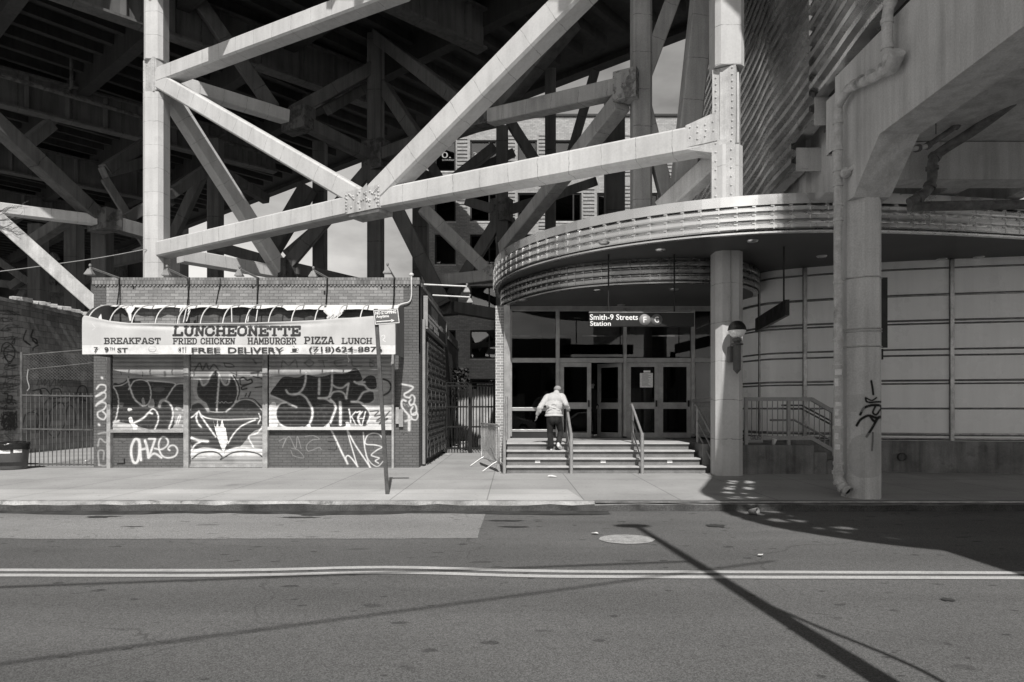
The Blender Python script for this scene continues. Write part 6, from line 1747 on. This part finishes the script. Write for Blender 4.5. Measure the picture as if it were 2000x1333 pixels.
mb.ell(hd + Vector((0, .01, 0)), (.076, .095, .112), 16, Matrix.Rotation(R(-18), 3, 'X')); mb.ell(hd + Vector((0, .06, -.06)), (.055, .06, .06), 12)
mb.ell(hd + Vector((.0, .105, -.02)), (.014, .022, .022), 8)
for s in (-1, 1): mb.ell(hd + Vector((.078 * s, .0, -.015)), (.012, .02, .032), 8)
mb.caps(nk, hd - Vector((0, .02, .06)), .06, .055); mb.caps(pel, ch_, .08, .10); mb.caps(ch_, nk, .13, .06)
for a, b, c, h in ((sl, el_, hl, -1), (sr, er, hr, 1)):
    mb.caps(ch_.lerp(a, .6), a, .07, .055); mb.caps(a, b, .05, .042); mb.caps(b, c, .042, .027)
for a, b, c in ((hipl, kl, al), (hipr, kr, ar_)): mb.caps(pel.lerp(a, .6), a, .06, .065); mb.caps(a, b, .065, .05); mb.caps(b, c, .055, .035)
def hand(mb, w, d, side, spread, curl, th):
    d = d.normalized(); side = side.normalized(); nrm = d.cross(side)
    pc = w + d * .05
    mb.ell(pc, (.026, .026, .042), 10, Matrix((side, nrm, d)).transposed())
    mb.caps(w - d * .01, pc, .024, .026, 8)
    for i, (o_, L) in enumerate(((-.030, .070), (-.010, .082), (.011, .076), (.030, .058))):
        r0 = w + d * .085 + side * o_; r1 = r0 + (d * .75 + nrm * curl * .5).normalized() * L * .5 + side * o_ * spread; r2 = r1 + (d * .5 + nrm * curl).normalized() * L * .5
        mb.caps(r0 - d * .015, r1, .010, .009, 6); mb.caps(r1, r2, .009, .0075, 6)
    t0_ = w + d * .035 - side * .026; t1 = t0_ + (d * .6 - side * .7 + nrm * th).normalized() * .04; t2 = t1 + (d * .9 + nrm * th).normalized() * .032
    mb.caps(t0_, t1, .012, .010, 6); mb.caps(t1, t2, .010, .008, 6)
hand(mb, hl, Vector((-.1, .12, -1)), Vector((.2, 1, 0)), .2, -.5, -.2)
hand(mb, hr + Vector((-.01, -.07, .02)), Vector((.12, .75, -.1)), Vector((1, -.1, 0)), .1, 1.2, .8)
BODY = remesh(mb.build('body', M['skin'], MAN), .009, 2)
# cap
mb = MB(); mb.ell(hd + Vector((0, -.005, .045)), (.092, .112, .082), 16, Matrix.Rotation(R(-14), 3, 'X')); mb.ell(hd + Vector((0, .11, .03)), (.07, .09, .014), 12)
remesh(mb.build('cap', M['cap'], MAN), .012, 2)
mb = MB(); mb.ell(hd + Vector((0, -.03, -.02)), (.082, .075, .065), 14); remesh(mb.build('hair', M['bin'], MAN), .012, 2)
# jacket: back, shoulders, sleeves with folds, collar
mb = MB()
lowc = q(1081.5, 807, -.01)
mb.ell(q(1083, 781, .07), (.200, .135, .16), 16); mb.ell(q(1082.3, 794, .02), (.200, .14, .17), 16); mb.ell(lowc, (.198, .145, .12), 16)
mb.ell(q(1083, 774, .11), (.160, .11, .09), 14)
mb.caps(q(1070, 776, .10), q(1096.5, 774.5, .10), .082, .082); mb.caps(nk + Vector((-.0, -.01, -.03)), nk + Vector((.005, .02, .045)), .085, .078)
for a, b, c in ((sl, el_, hl), (sr, er, hr)):
    mb.caps(a, b, .080, .062); mb.caps(b, b.lerp(c, .88), .060, .046)
    d = (b - a); sd = d.cross(Vector((0, 1, 0))).normalized()
    for k in range(6):
        f = random.random(); c0 = (a.lerp(b, f) if k < 3 else b.lerp(c, f * .8)) + Vector((0, -.045, 0)); mb.caps(c0 - sd * .05 + Vector((0, 0, .015)), c0 + sd * .05 - Vector((0, 0, .02)), .018, .014, 8)
for k in range(9):
    u = random.uniform(1068, 1094); v = random.uniform(788, 808); c0 = q(u, v, -.118); mb.caps(c0, c0 + Vector((random.uniform(-.09, .09), 0, random.uniform(-.06, .02))), .020, .012, 8)
hem = [q(1082, 812, -.01) + Vector((.20 * math.cos(a), .145 * math.sin(a), .004 * math.sin(3 * a))) for a in np.linspace(0, 2 * math.pi, 24, endpoint=False)]
mb.tube(hem, .022, 8, closed=True)
remesh(mb.build('jacket', M['jacket'], MAN), .011, 3)
# trousers
mb = MB()
mb.ell(q(1082, 815, -.01), (.175, .14, .13), 16); mb.ell(q(1078, 820, -.05), (.09, .11, .12), 12); mb.ell(q(1087, 820, -.05), (.09, .11, .12), 12)
for a, b, c, k in ((hipl, kl, al, 0), (hipr, kr, ar_, 1)):
    mb.caps(a, b, .098, .070); mb.caps(b, c, .068, .060)
    for i in range(7):
        f = .15 + .12 * i; c0 = b.lerp(c, min(f, 1)) + Vector((0, -.05, 0)); mb.caps(c0 + Vector((-.06, .02, random.uniform(-.02, .02))), c0 + Vector((.06, .02, random.uniform(-.02, .02))), .017, .017, 8)
remesh(mb.build('trousers', M['trousers'], MAN), .012, 2)
# shoes
for a, toe, nm in ((al, Vector((al.x + .0, al.y + .2, .685)), 0), (ar_, Vector((ar_.x + .06, ar_.y + .11, .70)), 1)):
    heel = Vector((a.x, a.y - .045, a.z - .035 if nm else .685))
    mb = MB(); mb.caps(heel, toe, .043, .045, 12); mb.caps(heel + Vector((0, 0, .03)), heel.lerp(toe, .4) + Vector((0, 0, .02)), .04, .042, 10)
    o = remesh(mb.build('shoe', M['shoe'] if nm else M['black_cloth'], MAN), .01, 2)
    mb = MB(); dn_ = Vector((0, 0, -.032)) if not nm else Vector((0, -.03, -.018))
    mb.caps(heel + dn_ + Vector((0, -.01, 0)), toe + dn_, .034, .037, 10); remesh(mb.build('sole', M['shoe'], o), .011, 1)

W2 = thing('person', 'figure in black standing in the dark doorway, only pale shoes showing clearly', 'person', (2.32, 19.75, .81))
c = Vector((2.32, 19.75, .81))
v3 = lambda x, y, z: c + Vector((x, y, z))
mb = MB()
mb.ell(v3(.0, .02, 1.53), (.075, .095, .11), 14); mb.ell(v3(.03, -.08, 1.51), (.014, .02, .02), 8); mb.caps(v3(0, 0, 1.30), v3(0, .01, 1.46), .06, .052); mb.caps(v3(0, 0, .9), v3(0, 0, 1.28), .13, .13)
for s in (-1, 1):
    mb.caps(v3(.17 * s, 0, 1.27), v3(.20 * s, .02, 1.0), .05, .042); mb.caps(v3(.20 * s, .02, 1.0), v3(.14 * s, -.14, .88), .042, .028); hand(mb, v3(.14 * s, -.14, .88), Vector((-.3 * s, -.6, -.3)), Vector((0, .3, -1)), .1, .5, .3)
    mb.caps(v3(.09 * s, 0, .85), v3(.09 * s, -.01, .47), .08, .055); mb.caps(v3(.09 * s, -.01, .47), v3(.09 * s, .02, .08), .055, .035)
remesh(mb.build('body', M['skin'], W2), .012, 2)
mb = MB(); mb.ell(v3(0, .02, 1.57), (.09, .11, .10), 14); mb.ell(v3(0, .07, 1.50), (.08, .06, .10), 12); remesh(mb.build('hair', M['black_cloth'], W2), .014, 2)
mb = MB(); mb.caps(v3(0, 0, .78), v3(0, 0, 1.25), .19, .16)
for s in (-1, 1): mb.caps(v3(.16 * s, 0, 1.27), v3(.21 * s, .02, 1.0), .075, .062); mb.caps(v3(.21 * s, .02, 1.0), v3(.15 * s, -.12, .89), .06, .045)
remesh(mb.build('coat', M['black_cloth'], W2), .015, 2)
mb = MB()
for s in (-1, 1): mb.caps(v3(.09 * s, 0, .85), v3(.09 * s, -.01, .47), .10, .075); mb.caps(v3(.09 * s, -.01, .47), v3(.09 * s, .02, .10), .075, .06)
remesh(mb.build('trousers', M['black_cloth'], W2), .015, 2)
for s in (-1, 1):
    mb = MB(); mb.caps(v3(.07 * s - .03, .03, .04), v3(.07 * s + .13, -.10, .035), .04, .038, 10); remesh(mb.build('shoe', M['shoe'], W2), .011, 2)

# ================================================================ STREET LAMP AND OVERHEAD CABLES ON THE NEAR SIDE (their shadows cross the road)
LM = thing('street_lamp', 'tall tapering street lamp on the near pavement', 'street lamp', (2.47, .86, .15))
MB().tube([(0, 0, 0), (0, 0, .5), (0, 0, 4.5), (0, 0, 8.85)], [.16, .11, .085, .05], 14).build('pole', M['galv'], LM, local=True)
MB().tube(catmull([(0, 0, 8.7), (-.03, .05, 8.85), (-.10, .06, 8.9)], 4), .04, 8).build('arm', M['galv'], LM, local=True)
mb = MB(); mb.ell((-.06, .06, 8.9), (.26, .12, .10), 14); mb.build('lamp_head', M['galv'], LM, local=True)
MB().tube(catmull([(.10, 0, 1.7), (.26, .0, 2.5), (.34, 0, 3.4), (.16, 0, 4.3), (.07, 0, 4.8)], 6), .022, 6).build('cable_loop', M['iron'], LM, local=True)
for nm, a, b, r, lab in (('overhead_cable', (-40, -5.2, 7.6), (2.47, .55, 7.1), .024, 'thicker overhead cable crossing behind the photographer to the street lamp'), ('overhead_cable', (-30, -15.0, 8.0), (3.4, .2, 7.5), .018, 'thinner overhead cable rising away behind the photographer')):
    a, b = Vector(a), Vector(b)
    pts = [a.lerp(b, k / 10) - Vector((0, 0, .5 * 4 * (k / 10) * (1 - k / 10))) for k in range(11)]
    tag(MB().tube(pts, r, 6).build(nm, M['black']), lab, 'cable', 'overhead cables')
pts = [P(-150, 545, 21), P(0, 530.5, 22), P(100, 517.5, 22.8), P(200, 503, 23.8), P(286, 487, 24.6)]
tag(MB().tube(catmull(pts, 5), .016, 6).build('overhead_cable', M['rail_paint']), 'thin pale cable sloping up to the white viaduct post', 'cable', 'overhead cables')
# bare tree at the left edge
BT = thing('bare_tree', 'bare twigs of a leafless tree poking in at the left edge', 'tree', (-17.5, 20, .15))
MB().tube(catmull([(-17.5, 20, .15), (-17.4, 20, 3), (-17.2, 20.1, 5.5), (-16.9, 20, 7.5)], 4), [.16] * 5 + [.12] * 4 + [.08] * 4, 8).build('trunk', M['twig'], BT)
cr_ = MB()
def branch(p, d, L, r, lev):
    e = p + d * L
    cr_.tube(catmull([p, p.lerp(e, .5) + Vector((random.uniform(-.08, .08), 0, random.uniform(-.05, .1))), e], 3), [r, r * .95, r * .9, r * .8, r * .75, r * .7, r * .6], 5)
    if lev:
        for k in range(3): branch(p.lerp(e, .45 + .27 * k), (d + Vector((random.uniform(-.5, .6), random.uniform(-.5, .5), random.uniform(-.5, .6)))).normalized(), L * .55, r * .55, lev - 1)
branch(Vector((-17.0, 20, 7.0)), Vector((.9, 0, .15)).normalized(), 1.5, .035, 3); branch(Vector((-17.1, 20, 6.4)), Vector((.85, .1, .5)).normalized(), 1.4, .035, 3); branch(Vector((-17.3, 20, 5.5)), Vector((-.7, .1, .6)).normalized(), 1.6, .04, 2)
cr_.build('crown', M['twig'], BT)

# ================================================================ LITTER
def scrap(name, label, c, s, m='paper', cat='litter', n=7):
    mb = MB(); vs = []
    for i in range(n):
        a = 2 * math.pi * i / n; r = s * random.uniform(.6, 1.2); vs.append((c.x + r * math.cos(a), c.y + r * .8 * math.sin(a), c.z + .01 + random.uniform(0, s * .35)))
    vs.append((c.x, c.y, c.z + s * .4)); mb.add(vs, [(i, (i + 1) % n, n) for i in range(n)]); return tag(mb.build(name, M[m]), label, cat)
scrap('paper_scrap', 'crumpled white paper on the pavement before the station steps', G(1077, 932, .155), .11)
scrap('paper_scrap', 'flattened white carton in the gutter, between two smaller scraps', G(446, 995, .01), .10)
scrap('paper_scrap', 'small white scrap in the gutter, left of the flattened carton', G(431, 996, .01), .05)
scrap('paper_scrap', 'small white scrap in the gutter, right of the flattened carton', G(477, 995.5, .01), .05)
scrap('paper_scrap', 'white scrap on the road just left of the pale manhole', G(1161, 1043.5, .01), .05)
scrap('paper_scrap', 'small white scrap on the dark road right of the manhole', G(1484, 1086, .01), .035)
scrap('paper_scrap', 'white scrap on the lowest station step', Vector((.2, 15.52, .313)), .04)
scrap('paper_scrap', 'white scrap on the alley pavement before the barred gate', G(872, 889, .155), .07)
scrap('paper_scrap', 'pale scrap behind the thin barred gate beside the luncheonette pier', G(171, 902, .155), .12)
cpt = thing('paper_cup', 'discarded paper cup lying on the low stair wall', 'cup', (P(1509, 868, 15.4).x, 15.36, .803))
MB().lathe([(0, 0), (.035, 0), (.05, .13), (.054, .135), (.045, .13), (.032, .01)], (0, 0, 0), 14).build('cup', M['paper'], cpt, local=True)
cpt.rotation_euler = (0, R(14), 0)
MB().lathe([(0, .136), (.052, .136), (.055, .125)], (0, 0, 0), 14).build('lid', M['milk'], cpt, local=True)
c2 = thing('paper_cup', 'crushed cup lying in the lattice shadow by the kerb', 'cup', G(1464, 1000, .04))
c2.rotation_euler = (R(80), 0, R(40))
MB().lathe([(0, 0), (.04, 0), (.055, .14), (.05, .14), (.035, .01)], (0, 0, 0), 12).build('cup', M['rail_paint'], c2, local=True)

# ================================================================ ACROSS THE STREET (seen only in reflections)
OB = thing('warehouse', 'plain brick warehouse across the street, seen only in the glass', 'building', (0, -14, .15))
wm_ = MB()
for k, (x0, x1, h_) in enumerate(((-34, -20, 6.6), (-20, -11, 7.6), (-11, -3, 6.0), (-3, 4.5, 7.0), (4.5, 14, 5.6))): wm_.box(x0 + .002, x1, -20, -14 + .1 * (k % 2), 0, h_)
wm_.build('wall', M['dark_brick'], OB)
for i in range(10): MB().box(-31 + i * 4.2, -29 + i * 4.2, -13.98 + .1, -13.8, 2.6, 4.8).build('window', M['glass_far'], OB)
for x0, h_ in ((-1.6, 2.8), (7.2, 3.2)): MB().box(x0, x0 + 2.6, -13.97 + .1, -13.82, .15, h_).build('garage_door', M['corr'], OB)
# a parked car behind the photographer, mirrored in the door glass
def car(x, y, label, paint):
    t = thing('parked_car', label, 'car', (x, y, .0), 'cars parked behind the photographer')
    prof = [(-2.15, .38), (-2.2, .62), (-2.05, .86), (-1.35, .95), (-.75, 1.38), (.45, 1.42), (1.15, .98), (1.95, .84), (2.18, .62), (2.15, .36)]
    vs = []
    for sy, k in ((-.86, 1), (-.80, 1), (.80, 1), (.86, 1)):
        for px_, pz in prof: vs.append((px_, sy * (1 if pz < 1 else .82), pz))
    n = len(prof); fs = []
    for a in range(3):
        for i in range(n): fs.append((a * n + i, a * n + (i + 1) % n, (a + 1) * n + (i + 1) % n, (a + 1) * n + i))
    fs += [tuple(range(n - 1, -1, -1)), tuple(range(3 * n, 4 * n))]
    b = MB(); b.add(vs, fs); bevel(b.build('body', paint, t, local=True), .05, 3)
    for s_ in (-1, 1):
        w_ = MB(); w_.add([(-1.2, s_ * .82, .98), (.98, s_ * .82, 1.0), (.40, s_ * .72, 1.34), (-.72, s_ * .72, 1.32)], [(0, 1, 2, 3)]); w_.build('side_window', M['black'], t, local=True)
        for x_ in (-1.35, 1.35):
            wh = MB().lathe([(0, -.10), (.30, -.10), (.33, -.07), (.33, .07), (.30, .10), (0, .10)], (x_, s_ * .80, .33), 20, 'y').build('wheel', M['black'], t, local=True)
            MB().lathe([(0, -.115), (.19, -.115), (.20, -.09), (.20, .09), (.19, .115), (0, .115)], (x_, s_ * .80, .33), 16, 'y').build('rim', M['galv'], wh, local=True)
    for s_ in (-.6, .6): MB().ell((2.12, s_, .66), (.06, .16, .07), 10).build('headlight', M['milk'], t, local=True)
    return t
car(-.6, -7.6, 'pale saloon car parked behind the photographer', M['white_metal']); car(5.2, -7.7, 'darker saloon car parked behind the photographer to the right', M['rail_paint'])
